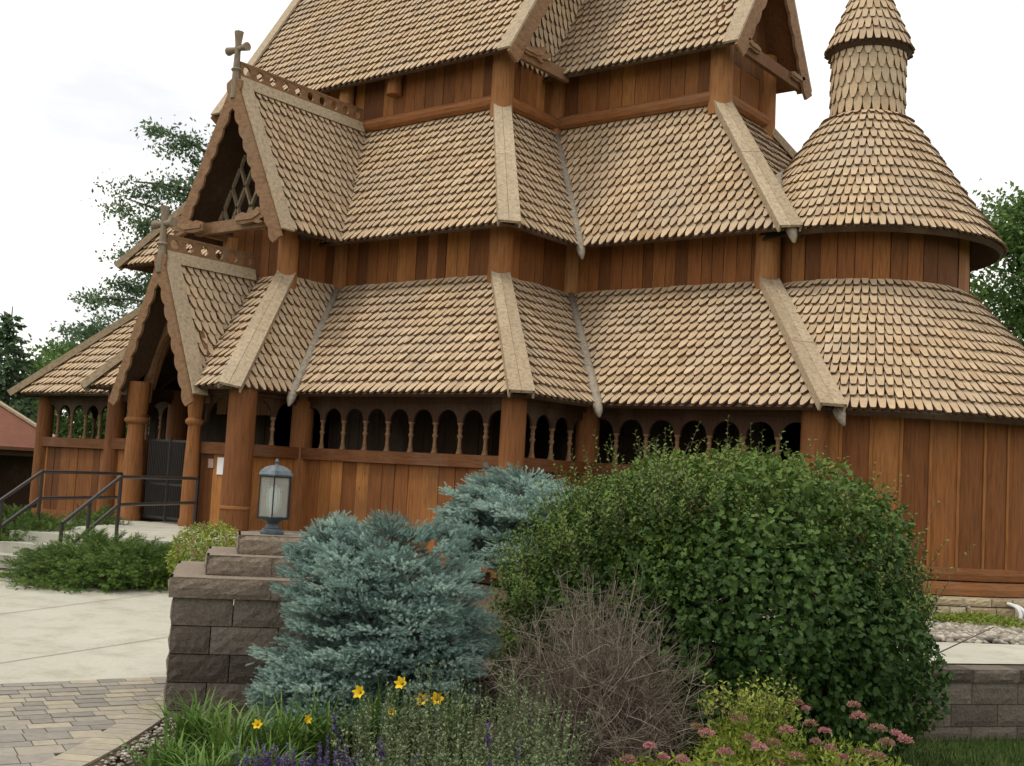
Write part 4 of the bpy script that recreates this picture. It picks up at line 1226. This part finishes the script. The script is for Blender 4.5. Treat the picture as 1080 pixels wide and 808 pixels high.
def spray_shrub(name, mats, c, rad, nb, seed, sh=.085, per=22, zmin=-.35, up=.12, tmpl=SHOOT, tint=(.25, .85), amp=.16, zb=None, flatw=.34, start=.35):
    f = Fol(); c = np.array(c, float); r2 = np.random.default_rng(seed)
    d = unit(r2.normal(size=(nb * 3, 3)) * [1, 1, .9]); d = d[d[:, 2] > zmin][:nb]; lf = lump(d, 20, amp, seed)
    base = c.copy(); base[2] = c[2] - rad[2] * .55 if zb is None else zb
    for i in range(len(d)):
        tip = c + d[i] * np.array(rad) * lf[i] * r2.uniform(.72, 1.06)
        b0 = base + np.array([r2.normal(0, .05), r2.normal(0, .05), max(0, (tip[2] - base[2])) * .45])
        ax = tip - b0; L = np.linalg.norm(ax); ax = ax / L
        t = np.linspace(0, 1, 5)[:, None]; sag = np.array([0, 0, -.06 * L]) * np.sin(t * PI)
        f.tube(b0 + ax * L * t + sag, .010, .004, .5, 1)
        side = np.cross(ax, [0, 0, 1.]); side /= np.linalg.norm(side) + 1e-6; nrm = np.cross(side, ax)
        n = per; s = start + (1 - start) * r2.uniform(0, 1, n) ** .8; sg = np.where(r2.uniform(size=n) < .5, -1, 1)
        wd = flatw * L * (1.12 - s) * r2.uniform(.1, 1, n)
        pos = b0 + ax * (L * s)[:, None] + side * (sg * wd)[:, None] + nrm * r2.normal(0, .025, n)[:, None] + ax * (wd * .6)[:, None]
        pos = np.vstack([pos, tip - ax * sh * .5])
        xd = ax * 1.0 + side * (np.append(sg * .75, 0))[:, None] + np.array([0, 0, up]) + r2.normal(0, .22, (n + 1, 3))
        tn = np.clip(tint[0] + (tint[1] - tint[0]) * r2.uniform(0, 1) * .6 + r2.uniform(0, .4, n + 1) * (tint[1] - tint[0]), 0, 1)
        f.scatter(tmpl[0], tmpl[1], pos, xd, np.tile(nrm + [0, 0, .01], (n + 1, 1)), sh * r2.uniform(.7, 1.25, n + 1), tn)
    return f, name, mats

def pad_spruce(f, c, rad, npad, seed, sh=.055, zmin=-.8, tint=(.15, .95), per=85, amp=.16, pr=(.13, .22)):
    r2 = np.random.default_rng(seed); c = np.array(c, float); d = unit(r2.normal(size=(npad * 3, 3))); d = d[d[:, 2] > zmin][:npad]; lf = lump(d, 24, amp, seed)
    for i in range(len(d)):
        fr = r2.uniform(.80, 1.05) * lf[i]; tip = c + d[i] * np.array(rad) * fr; b0 = c + np.array([0, 0, (tip[2] - c[2]) * .75 - .08])
        ax = unit(tip - b0); ax[2] = ax[2] * .6 + .10; ax = unit(ax); side = unit(np.cross(ax, [0, 0, 1.])); nrm = np.cross(side, ax)
        f.tube(np.array([b0, b0 * .4 + tip * .6 - [0, 0, .03], tip - ax * .05]), .009, .003, .5, 1)
        P_ = r2.uniform(*pr); tn0 = r2.uniform(*tint)
        m = per; a = r2.uniform(-1.15, 1.15, m); rr = P_ * r2.uniform(.15, 1, m) ** .6
        pos = tip - ax * P_ * .75 + ax * (rr * np.cos(a))[:, None] * 1.25 + side * (rr * np.sin(a))[:, None] + nrm * r2.normal(0, .018, m)[:, None]
        xd = ax * np.cos(a)[:, None] + side * (np.sin(a) * 1.1)[:, None] + r2.normal(0, .22, (m, 3)) + [0, 0, .10]
        f.scatter(SHOOT[0], SHOOT[1], pos, xd, np.tile(nrm, (m, 1)), sh * r2.uniform(.7, 1.2, m), np.clip(tn0 + r2.normal(0, .13, m), 0, 1))
    n = int(len(d) * 16); dd = rdir(n); pos = c + dd * np.array(rad) * r2.uniform(.35, .72, (n, 1)); f.scatter(SHOOT[0], SHOOT[1], pos, dd + r2.normal(0, .3, (n, 3)), rdir(n), sh * 1.2, r2.uniform(0, .4, n))
    for _ in range(30):
        e = c + rdir(1)[0] * np.array(rad) * .7; f.tube(np.array([c - [0, 0, rad[2] * .8], c * .5 + e * .5, e]), .014, .004, .5, 1)
sc_ = at(410, 640, 8.35)
f = Fol(); pad_spruce(f, (sc_.x, sc_.y, .06), (.74, .74, .80), 310, 2, zmin=-.85, amp=.24)
f2 = at(345, 712, 8.0); pad_spruce(f, (f2.x, f2.y, -.34), (.40, .40, .32), 90, 9, zmin=-.5)
f3 = at(348, 580, 8.5); pad_spruce(f, (f3.x, f3.y, f3.z), (.26, .26, .20), 34, 12, zmin=-.6, pr=(.09, .15), per=60)
o = f.build('blue_spruce', [M['spruce'], M['bark']]); tag(o, 'near dwarf blue spruce spilling beside the block pedestal', 'spruce', 'dwarf blue spruces')
s2 = at(553, 545, 11.6); f = Fol(); pad_spruce(f, (s2.x, s2.y, s2.z - .16), (.76, .76, .56), 190, 21, sh=.07, zmin=-.6, pr=(.17, .28), tint=(.35, 1))
o = f.build('blue_spruce', [M['spruce'], M['bark']]); tag(o, 'farther, paler blue spruce peeking between the near spruce and the round shrub', 'spruce', 'dwarf blue spruces')

# --- junipers
JT = shoot_template(16)
def juniper(c, rad, nb, seed, label, sh=.13):
    f, _, _ = spray_shrub('juniper', None, c, rad, nb, seed, sh=sh, per=20, zmin=-.12, up=.04, tmpl=JT, tint=(.1, .95), amp=.15, flatw=.24, zb=c[2] - rad[2] * .3)
    o = f.build('juniper', [M['juniper'], M['bark']]); tag(o, label, 'juniper', 'low junipers by the church')
jc = at(108, 600, 16.2); juniper((jc.x, jc.y, -.42), (1.45, 1.25, .56), 460, 31, 'wide spreading juniper in front of the landing, beside the plaza')
jc = at(20, 560, 19.0); juniper((jc.x, jc.y, -.35), (1.15, 1.1, .72), 230, 32, 'juniper at the far side of the steps behind the handrails')
jc = at(95, 548, 22.0); juniper((jc.x, jc.y, -.35), (1.2, .6, .62), 150, 33, 'small juniper at the wall foot seen between the rails')
# --- golden shrub behind pedestal
gc = at(222, 580, 15.6); f = Fol()
mound(f, (gc.x, gc.y, -.02), (.52, .5, .46), 5200, .05, *LEAF4, tint=(.4, .95), seed=8, inner=.6)
for _ in range(26):
    d = rdir(1)[0]; d[2] = abs(d[2]); p = np.array([gc.x, gc.y, -.02]) + d * [.5, .5, .45]
    nn = 26; q = p + rng.normal(0, .02, (nn, 3)); f.scatter(LEAF4[0], LEAF4[1], q, rdir(nn), rdir(nn), .022, rng.uniform(0, .6, nn), 2)
stems(f, (gc.x, gc.y, -.55), 10, (.15, .15), .5)
o = f.build('golden_spirea', [M['spirea'], M['bark'], M['pink']]); tag(o, 'small golden leaved bush with faded blooms behind the pedestal', 'bush')

# --- dry twiggy shrub
f = Fol(); dc = at(628, 690, 7.75); base = np.array([dc.x, dc.y, -.85])
for _ in range(330):
    d = rdir(1)[0]; d[2] = abs(d[2]) * 1.1 + .28; d = d / np.linalg.norm(d)
    tip = base + d * np.array([.92, .92, 1.50]) * rng.uniform(.55, 1.05)
    k = 7; t = np.linspace(0, 1, k)[:, None]; pts = base + rng.normal(0, .06, 3) * (1 - t) + (tip - base) * t + np.cumsum(rng.normal(0, .022, (k, 3)), 0) * t + np.array([0, 0, .12]) * np.sin(t * PI)
    f.tube(pts, .0045, .0016, rng.uniform(0, 1), 0)
    for _ in range(11):
        i = rng.integers(2, k - 1); p0 = pts[i]; dd = unit((tip - base) / np.linalg.norm(tip - base) * .55 + rng.normal(0, .7, 3)); L = rng.uniform(.10, .32)
        tt = np.linspace(0, 1, 4)[:, None]; pp = p0 + dd * L * tt + rng.normal(0, .04, 3) * tt ** 2
        f.tube(pp, .0026, .001, rng.uniform(0, 1), 0)
        for _ in range(2):
            dd2 = unit(dd + rng.normal(0, .7, 3)); L2 = L * .5; p1 = pp[2]
            f.tube(np.array([p1, p1 + dd2 * L2 * .5, p1 + dd2 * L2 + rng.normal(0, .02, 3)]), .0016, .0008, rng.uniform(0, 1), 0)
M['drytwig'] = tinted('dry shrub twig', [(0, (.10, .078, .060)), (.6, (.185, .145, .112)), (1, (.38, .33, .27))], .9, 6, .3)
o = f.build('dry_twig_shrub', [M['drytwig']]); tag(o, 'bare brown twiggy shrub in front of the round green shrub', 'shrub')

# --- pink spirea in the right foreground
f = Fol()
for (u, v, d_, rx, rz, n, sd) in ((792, 785, 7.1, .34, .34, 4200, 11), (880, 815, 7.0, .46, .26, 4200, 12), (700, 822, 6.8, .38, .22, 2800, 13), (790, 815, 6.8, .40, .26, 3200, 15)):
    p = at(u, v, d_); mound(f, (p.x, p.y, p.z - .12), (rx, rx * .8, rz), n, .046, *([(0, 0, 0), (.4, .17, .04), (1, 0, -.05), (.4, -.17, .04)], LEAF4[1]), tint=(.3, .95), seed=sd, inner=.35, amp=.35, zmin=-.8, flat=-.3)
for _ in range(46):
    p = at(rng.uniform(745, 840), 730, 7.0 + rng.uniform(-.25, .3)); sprig(f, (p.x, p.y, p.z - .15), (rng.normal(0, .25), rng.normal(0, .25), 1), rng.uniform(.12, .24), 12, .036, .75)
hd = [(735, 768), (790, 780), (800, 790), (815, 785), (745, 745 + 30), (905, 757), (925, 770), (945, 775), (860, 783), (875, 790), (840, 800), (890, 800), (765, 795), (700, 800), (720, 803), (663, 803),
      (850, 748), (842, 742), (855, 765), (900, 745), (935, 785), (955, 782), (830, 772), (780, 760), (870, 772), (820, 806), (910, 795), (755, 806), (925, 800), (685, 788)]
for u, v in hd:
    p = np.array(at(u, v, 6.66 + rng.uniform(-.1, .15))); nn = 210; tn0 = rng.uniform(0, .8)
    k = rdir(nn); k[:, 2] = np.abs(k[:, 2]) * .9; q = p + k * np.array([.046, .046, .036]) * rng.uniform(.5, 1, (nn, 1)) * rng.uniform(.45, 1.15)
    f.scatter(LEAF4[0], LEAF4[1], q, unit(k + rng.normal(0, .5, (nn, 3))), rdir(nn), .014, np.clip(tn0 + rng.normal(0, .18, nn), 0, 1), 2)
pb_ = at(800, 800, 7.0); stems(f, (pb_.x, pb_.y, -.9), 26, (.35, .3), .75, .005)
o = f.build('pink_spirea', [M['spirea'], M['bark'], M['pink']]); tag(o, 'yellow green spirea with flat pink flower heads in the right foreground', 'bush')

# --- upright herbs (grey green), purple salvia, daylilies: one clump each
def stalk_clump(name, c, rad, h, n, mat, size, tint, label, group, spike=None, gz=-.72, dens=34):
    f = Fol(); r2 = rng
    for _ in range(n):
        a = r2.uniform(0, 2 * PI); q = math.sqrt(r2.uniform(0, 1)); b = np.array([c[0] + math.cos(a) * q * rad * .7, c[1] + math.sin(a) * q * rad * .7, gz])
        hh = h * r2.uniform(.72, 1.05) * (1 - .22 * q); d = np.array([math.cos(a) * q * rad * .5, math.sin(a) * q * rad * .5, hh]) + r2.normal(0, .03, 3)
        k = 5; t = np.linspace(0, 1, k)[:, None]; f.tube(b + d * t, .003, .0015, .4, 0)
        m = int(dens); ti = r2.uniform(.12, 1, m); pos = b + d * ti[:, None]; ang = r2.uniform(0, 2 * PI, m)
        xd = np.stack([np.cos(ang), np.sin(ang), r2.uniform(.3, 1.3, m)], 1)
        f.scatter(LEAF4[0], LEAF4[1], pos, xd, unit(np.stack([-np.cos(ang), -np.sin(ang), np.ones(m)], 1)), size * (1.15 - .6 * ti) * r2.uniform(.7, 1.2, m), np.clip(r2.uniform(tint[0], tint[1], m), 0, 1), 0)
        if spike and r2.uniform() < spike[0]:
            m = 60; ti = r2.uniform(1 - spike[1], 1.06, m); pos = b + d * ti[:, None]; ang = r2.uniform(0, 2 * PI, m)
            xd = np.stack([np.cos(ang), np.sin(ang), r2.uniform(.2, 1, m)], 1)
            f.scatter(LEAF4[0], LEAF4[1], pos, xd, rdir(m), .020 * (1.25 - .5 * (ti - 1 + spike[1]) / spike[1]), r2.uniform(0, 1, m), 1)
    o = f.build(name, [mat, M['purple']]); tag(o, label, 'plant', group)
cat = [(395, 7.0, .26, .70), (440, 7.2, .26, .80), (487, 6.9, .27, .78), (535, 7.1, .27, .84), (575, 6.8, .25, .80), (420, 6.45, .22, .55), (475, 6.35, .22, .56), (525, 6.4, .24, .60), (575, 6.35, .24, .60)]
clab = ['grey green herb clump furthest left, right of the yellow lilies', 'grey green herb clump just under the paired yellow lilies', 'middle grey green herb clump below the blue spruce', 'tall grey green herb clump right of the lilies', 'grey green herb clump against the dry twig shrub',
        'front herb clump among the purple spikes', 'front herb clump at the bottom centre', 'front herb clump left of the dry shrub foot', 'front herb clump at the foot of the dry shrub']
for (u, d_, r_, h), lb_ in zip(cat, clab):
    p = at(u, 780, d_); stalk_clump('catmint', (p.x, p.y), r_, h * 1.05, 60, M['catmint'], .040, (.15, .95), lb_, 'grey green herb clumps', (.03, .2))
for (u, d_, h), lb_ in zip(((302, 6.55, .44), (345, 6.5, .52), (380, 6.0, .34), (425, 5.95, .36), (478, 5.95, .36), (268, 6.6, .40)),
        ['purple salvia clump left of the densest spikes', 'densest purple salvia clump at the bottom left', 'purple salvia clump under the small yellow lily', 'purple salvia clump in front of the herbs', 'rightmost purple salvia clump by the herbs', 'leftmost thin purple salvia clump in the grassy leaves']):
    p = at(u, 790, d_); stalk_clump('salvia', (p.x, p.y), .15, h, 26, M['catmint'], .035, (.1, .7), lb_, 'purple salvia clumps', (1, .40), dens=20)

def strap_clump(c, rad, h, n, gz=-.70, tint=(.2, .95)):
    f = Fol()
    for _ in range(n):
        a = rng.uniform(0, 2 * PI); L = h * rng.uniform(.7, 1.25); out = rng.uniform(.15, .75) * L; k = 7; t = np.linspace(0, 1, k)
        b = np.array([c[0] + rng.normal(0, rad * .3), c[1] + rng.normal(0, rad * .3), gz])
        x = out * t ** 1.6; z = L * (t - .42 * t ** 3 * (out / L + .3))
        pts = b + np.stack([x * math.cos(a), x * math.sin(a), z], 1); side = np.array([-math.sin(a), math.cos(a), 0]); w = (.009 * (1 - t ** 2.5) + .0008)[:, None]
        V = np.concatenate([pts - side * w, pts + side * w]); F = []
        for i in range(k - 1): F += [i, i + 1, k + i + 1, k + i]
        f.V.append(V); f.F.append(np.array(F) + f.n); f.S.append(np.full(k - 1, 4)); f.T.append(np.full(k - 1, rng.uniform(*tint))); f.M.append(np.full(k - 1, 0)); f.n += len(V)
    return f
def lily_flower(f, p, s, face):
    face = unit(np.array(face, float)); a = np.cross(face, [0, 0, 1.]); a /= np.linalg.norm(a); b = np.cross(a, face)
    for k in range(6):
        an = k * PI / 3; r_ = a * math.cos(an) + b * math.sin(an); sd = np.cross(face, r_)
        V = []; n = 5
        for i in range(n):
            t = i / (n - 1); q = p + face * s * (.75 * t) ** 1 + r_ * s * (.14 + .62 * t ** 2.4); w = s * .36 * math.sin(PI * min(.97, .12 + .8 * t)) * (1 if k % 2 else .7)
            V += [q - sd * w, q + sd * w]
        F = []
        for i in range(n - 1): F += [2 * i, 2 * i + 1, 2 * i + 3, 2 * i + 2]
        f.V.append(np.array(V)); f.F.append(np.array(F) + f.n); f.S.append(np.full(n - 1, 4)); f.T.append(np.full(n - 1, rng.uniform(0, 1))); f.M.append(np.full(n - 1, 0)); f.n += len(V)
lil = [(205, 7.6, .52, (), 'grassy leaf clump nearest the pavers and pedestal foot'), (248, 7.2, .55, ((272, 765, 6.95),), 'grassy leaf clump with one low yellow lily'), (300, 7.3, .56, (), 'grassy leaf clump between the yellow blooms'),
       (338, 7.5, .60, ((322, 760, 7.2), (413, 752, 7.3)), 'leaf clump with small yellow lilies at the spruce foot'), (395, 7.6, .66, ((381, 731, 7.45), (425, 722, 7.5)), 'daylily with two bright yellow blooms below the blue spruce'),
       (470, 7.6, .62, ((446, 739, 7.5), (461, 738, 7.45)), 'daylily with two yellow blooms among the herb stalks'), (225, 6.6, .42, (), 'grassy leaf clump at the bottom left edge'), (285, 6.7, .44, (), 'grassy leaf clump in front of the purple spikes'), (180, 7.0, .36, (), 'short leaf clump by the pebble edge')]
for u, d_, h, fl, lb_ in lil:
    p = at(u, 780, d_); f = strap_clump((p.x, p.y), .22, h, 120); o = f.build('daylily', [M['lily']]); tag(o, lb_, 'plant', 'daylilies and grassy leaf clumps')
    for (fu, fv, fd) in fl:
        q = np.array(at(fu, fv, fd)); ff = Fol(); lily_flower(ff, q, .058 if fv < 745 else .040, (-FH.x + rng.normal(0, .3), -FH.y + rng.normal(0, .3), .45))
        ff.build('bloom', [M['yellow']], o)
        ff = Fol(); b = np.array([p.x, p.y, -.7]); t = np.linspace(0, 1, 6)[:, None]; ff.tube(b + (q - b) * t + np.array([0, 0, .06]) * np.sin(t * PI), .004, .003, .5, 0, 4); ff.build('flower_stalk', [M['lily']], o)

# --- turf at the lower right, ground cover by the footing
f = Fol(); n = 26000; A = rng.uniform(2.2, 7.5, n); D = np.array([wall_d(a) - rng.uniform(.03, 3.2) for a in A])
pos = np.array([W(a, d, ground(a, d) - .015) for a, d in zip(A, D)]); xd = np.stack([rng.normal(0, .35, n), rng.normal(0, .35, n), np.ones(n)], 1)
f.scatter([(0, -.09, 0), (0, .09, 0), (1, 0, .12)], [(0, 1, 2)], pos, xd, rdir(n), rng.uniform(.03, .085, n), rng.uniform(0, 1, n)); o = f.build('grass', [M['grass']]); tag(o, 'short lawn grass below the right retaining wall', 'grass', kind='stuff')
p = at(1040, 655, 17.6); f = Fol(); mound(f, (p.x, p.y, upper(5, 17.3) + .02), (.75, .45, .16), 3200, .05, *LEAF4, tint=(.3, .8), seed=14, zmin=0); o = f.build('ground_cover', [M['spirea']]); tag(o, 'yellow green ground cover on the stones below the footing', 'plant')

# ================================================================= BACKGROUND TREES AND PAVILION
def limb_tree(name, base, h, crown, n, seed, leaf, mat, label, limbs=26, clump=.9, size=.22, lean=(0, 0), cat='tree', group='trees around the church', zlo=.25, droop=0, per=None, twigs=False):
    """trunk, limbs and leaf clumps around limb ends with gaps between"""
    r2 = np.random.default_rng(seed); root = empty(name, tuple(base)); f = Fol(); tr = Fol()
    top = np.array([lean[0], lean[1], h]); t = np.linspace(0, 1, 7)[:, None]; tr.tube(top * t, h * .022, h * .005, .5, 0, 8)
    per = per or int(n / limbs / 5)
    for i in range(limbs):
        q = zlo + (1 - zlo) * (i + r2.uniform(0, 1)) / limbs; b = top * q; a = r2.uniform(0, 2 * PI)
        prof = math.sin(PI * min(1, .18 + .82 * (q - zlo) / (1 - zlo))) ** .6
        L = crown * prof * r2.uniform(.6, 1.1); e = b + np.array([math.cos(a) * L, math.sin(a) * L, L * (.45 - droop) * r2.uniform(.5, 1.3)])
        tt = np.linspace(0, 1, 5)[:, None]; tr.tube(b + (e - b) * tt + np.array([0, 0, .08 * L]) * np.sin(tt * PI), h * .007, h * .0018, .5, 0, 4)
        for j in range(5):
            s = (1.0 if j == 0 else r2.uniform(.40, 1.0)); cc = b + (e - b) * s + r2.normal(0, .22 * L * .6, 3) * [1, 1, .5]
            tr.tube(np.array([b + (e - b) * s * .9, cc]), h * .002, h * .001, .5, 0, 3)
            m_ = per; pos = cc + r2.normal(0, 1, (m_, 3)) * clump * ([.55, .55, .24] if twigs else [.42, .42, .24]) * r2.uniform(.5, 1.2); tn = np.clip(r2.uniform(.15, .75) + r2.normal(0, .15, m_), 0, 1)
            f.scatter(leaf[0], leaf[1], pos, rdir(m_), unit(rdir(m_) + [0, 0, .6]), size * r2.uniform(.6, 1.3, m_), tn)
    tr.build('trunk', [M['bark']], root); f.build('crown', [mat], root)
    tag(root, label, cat, group)
def spruce_tree(base, h, r, seed, label, tiers=26):
    r2 = np.random.default_rng(seed); root = empty('spruce_tree', tuple(base)); f = Fol(); tr = Fol()
    tr.tube(np.array([[0, 0, 0], [0, 0, h * .5], [0, 0, h]]), h * .018, .02, .5, 0, 7)
    for i in range(tiers):
        q = i / tiers; z = h * (.08 + .9 * q)
        for k in range(int(9 - 4 * q)):
            a = r2.uniform(0, 2 * PI); L = r * (1 - q) ** .85 * r2.uniform(.75, 1.1) + .15; n = int(26 + 90 * (1 - q)); s = r2.uniform(.1, 1, n)
            pos = np.stack([math.cos(a) * L * s, math.sin(a) * L * s, z - .22 * L * s + .10 * L * s ** 3], 1) + r2.normal(0, 1, (n, 3)) * (np.array([.16, .16, .07]) * L * .6)
            f.scatter(LEAF4[0], LEAF4[1], pos, np.array([math.cos(a), math.sin(a), -.25]) + r2.normal(0, .5, (n, 3)), unit(rdir(n) + [0, 0, 1]), .30 * r2.uniform(.6, 1.2, n), r2.uniform(0, .9, n))
            tr.tube(np.array([[0, 0, z], [math.cos(a) * L, math.sin(a) * L, z - .15 * L]]), .03, .01, .5, 0, 3)
    tr.build('trunk', [M['bark']], root); f.build('crown', [M['treeneedle']], root); tag(root, label, 'tree', 'trees around the church')

def gp(u, d, z=-1.2):
    p = at(u, 470, d); return (p.x, p.y, z)
limb_tree('pine_tree', gp(238, 40), 13.6, 5.2, 14000, 41, LEAF4, M['treeneedle'], 'loose feathery tree rising behind the church left of the gables', limbs=44, clump=.85, size=.15, zlo=.14, per=230, twigs=True)
limb_tree('leafy_tree', gp(1120, 42), 13.0, 5.0, 15000, 42, LEAF4, M['treeleaf'], 'leafy green tree behind the apse at the right edge', limbs=40, clump=1.7, size=.21, zlo=.06, per=330)
limb_tree('leafy_tree', gp(1210, 50), 13, 5.5, 9000, 46, LEAF4, M['treeleaf'], 'leafy tree beyond the right edge of the apse', limbs=26, clump=1.8, size=.26, zlo=.12, per=120)
spruce_tree(gp(0, 52), 8.8, 2.6, 43, 'dark spruce at the far left above the red roof')
limb_tree('leafy_tree', gp(78, 60), 7.6, 3.4, 13000, 44, LEAF4, M['treeleaf'], 'round leafy tree beyond the left end of the gallery', limbs=24, clump=1.3, size=.28, zlo=.1)
limb_tree('leafy_tree', gp(120, 56), 7.2, 3.8, 12000, 45, LEAF4, M['treeleaf'], 'leafy tree glimpsed through the left gallery arches', limbs=24, clump=1.3, size=.28, zlo=.1)
spruce_tree(gp(35, 66), 7.6, 2.6, 47, 'smaller dark spruce behind the red roofed pavilion')
limb_tree('leafy_tree', gp(-60, 64), 7.5, 4.2, 8000, 48, LEAF4, M['treeleaf'], 'leafy tree outside the left edge behind the pavilion', limbs=22, clump=1.5, size=.30, zlo=.1)

# far wood all round, one mass
f = Fol(); r2 = np.random.default_rng(77)
for i in range(90):
    a = r2.uniform(0, 2 * PI) if i > 30 else R(90) + YAW + r2.uniform(-.75, .75); Rr = r2.uniform(85, 120); cx, cy = CAM.x + math.cos(a) * Rr, CAM.y + math.sin(a) * Rr; h = r2.uniform(3.2, 5.2) if i <= 30 else r2.uniform(5, 9)
    d = rdir(700); d[:, 2] = np.abs(d[:, 2]); pos = np.array([cx, cy, -1.4]) + d * np.array([6, 6, h]) * (r2.uniform(.75, 1.08, (700, 1)))
    f.scatter(LEAF4[0], LEAF4[1], pos, rdir(700), unit(d + rdir(700) * .5), 1.1 * r2.uniform(.6, 1.3, 700), r2.uniform(0, .8, 700))
o = f.build('distant_wood', [M['treeleaf']]); tag(o, 'far belt of green trees along the horizon', 'woods', kind='stuff')

pav = empty('pavilion', gp(-52, 44, -1.25)); pav.rotation_euler.z = YAW + .5
tag(pav, 'open pavilion with a red hipped roof at the far left', 'pavilion')
mb = MB(); hx, hy, ze, zr = 3.9, 2.8, 2.62, 4.35
rp = [(-hx, -hy, ze), (hx, -hy, ze), (hx, hy, ze), (-hx, hy, ze), (-hx + 2.6, 0, zr), (hx - 2.6, 0, zr)]
mb.add(rp, [(0, 1, 5, 4), (1, 2, 5), (2, 3, 4, 5), (3, 0, 4)], .5); mb.add([(x, y, z - .12) for x, y, z in rp[:4]], [(3, 2, 1, 0)], .2)
for i in range(4):
    a, b = rp[i], rp[(i + 1) % 4]; mb.add([a, b, (b[0], b[1], ze - .12), (a[0], a[1], ze - .12)], [(0, 1, 2, 3)], .3)
mb.build('roof', M['roofred'], pav)
mb = MB()
for a, b in ((0, 4), (1, 5), (2, 5), (3, 4), (4, 5)): mb.beam(Vector(rp[a]) + UP * .05, Vector(rp[b]) + UP * .05, .22, .08, t=.6)
mb.build('hip_cap', M['trim'], pav)
mb = MB(); mb.box(-hx + .3, hx - .3, -hy + .25, -hy + .35, 2.3, 2.6); mb.box(-hx + .3, hx - .3, hy - .35, hy - .25, 2.3, 2.6); mb.box(-hx + .4, hx - .4, .8, .9, 0, 2.4); mb.build('wall', M['under'], pav)
for x in (-3.4, -1.1, 1.1, 3.4):
    for y in (-2.4, 2.4):
        mb = MB(); mb.box(x - .09, x + .09, y - .09, y + .09, 0, 2.5); mb.build('post', M['plank_dark'], pav)

# ================================================================= LIGHT
w = bpy.data.worlds.new('World'); scene.world = w; w.use_nodes = True; nt = w.node_tree
bg = nt.nodes['Background']; sky = node(nt, 'ShaderNodeTexSky'); sky.sky_type = 'NISHITA'; sky.sun_disc = False
SE, SA = 60, None
sd = Vector((-.75, -.85, 0)).normalized(); az = math.atan2(sd.x, sd.y)
sky.sun_elevation = R(SE); sky.sun_rotation = az
tc = node(nt, 'ShaderNodeTexCoord'); mp = node(nt, 'ShaderNodeMapping'); mp.inputs['Scale'].default_value = (1.0, 1.0, 3.4); nt.links.new(tc.outputs['Generated'], mp.inputs[0])
nz = node(nt, 'ShaderNodeTexNoise'); nz.inputs['Scale'].default_value = 2.2; nz.inputs['Detail'].default_value = 6; nz.inputs['Roughness'].default_value = .55; nt.links.new(mp.outputs[0], nz.inputs['Vector'])
cr = ramp(nt, [(.34, (.60, .60, .60)), (.58, (1, 1, 1))]); nt.links.new(nz.outputs['Fac'], cr.inputs[0])
c = mixc(nt, cr.outputs[0], sky.outputs[0], (12.6, 12.1, 11.4)); nt.links.new(c, bg.inputs['Color']); bg.inputs['Strength'].default_value = .10
sl = bpy.data.lights.new('sun', 'SUN'); sl.energy = 1.3; sl.angle = R(12); sl.color = (1, .91, .76)
so = bpy.data.objects.new('sun', sl); COL.objects.link(so)
dirv = Vector((sd.x * math.cos(R(SE)), sd.y * math.cos(R(SE)), math.sin(R(SE)))); so.rotation_euler = dirv.to_track_quat('Z', 'Y').to_euler(); so.location = (0, -10, 30)

scene.view_settings.view_transform = 'Standard'; scene.view_settings.look = 'None'; scene.view_settings.gamma = 1; scene.view_settings.exposure = 0.16
scene.render.engine = 'CYCLES'; cy = scene.cycles
cy.use_denoising = True; cy.max_bounces = 6; cy.diffuse_bounces = 3; cy.glossy_bounces = 2; cy.transmission_bounces = 5; cy.transparent_max_bounces = 8
cy.use_adaptive_sampling = True
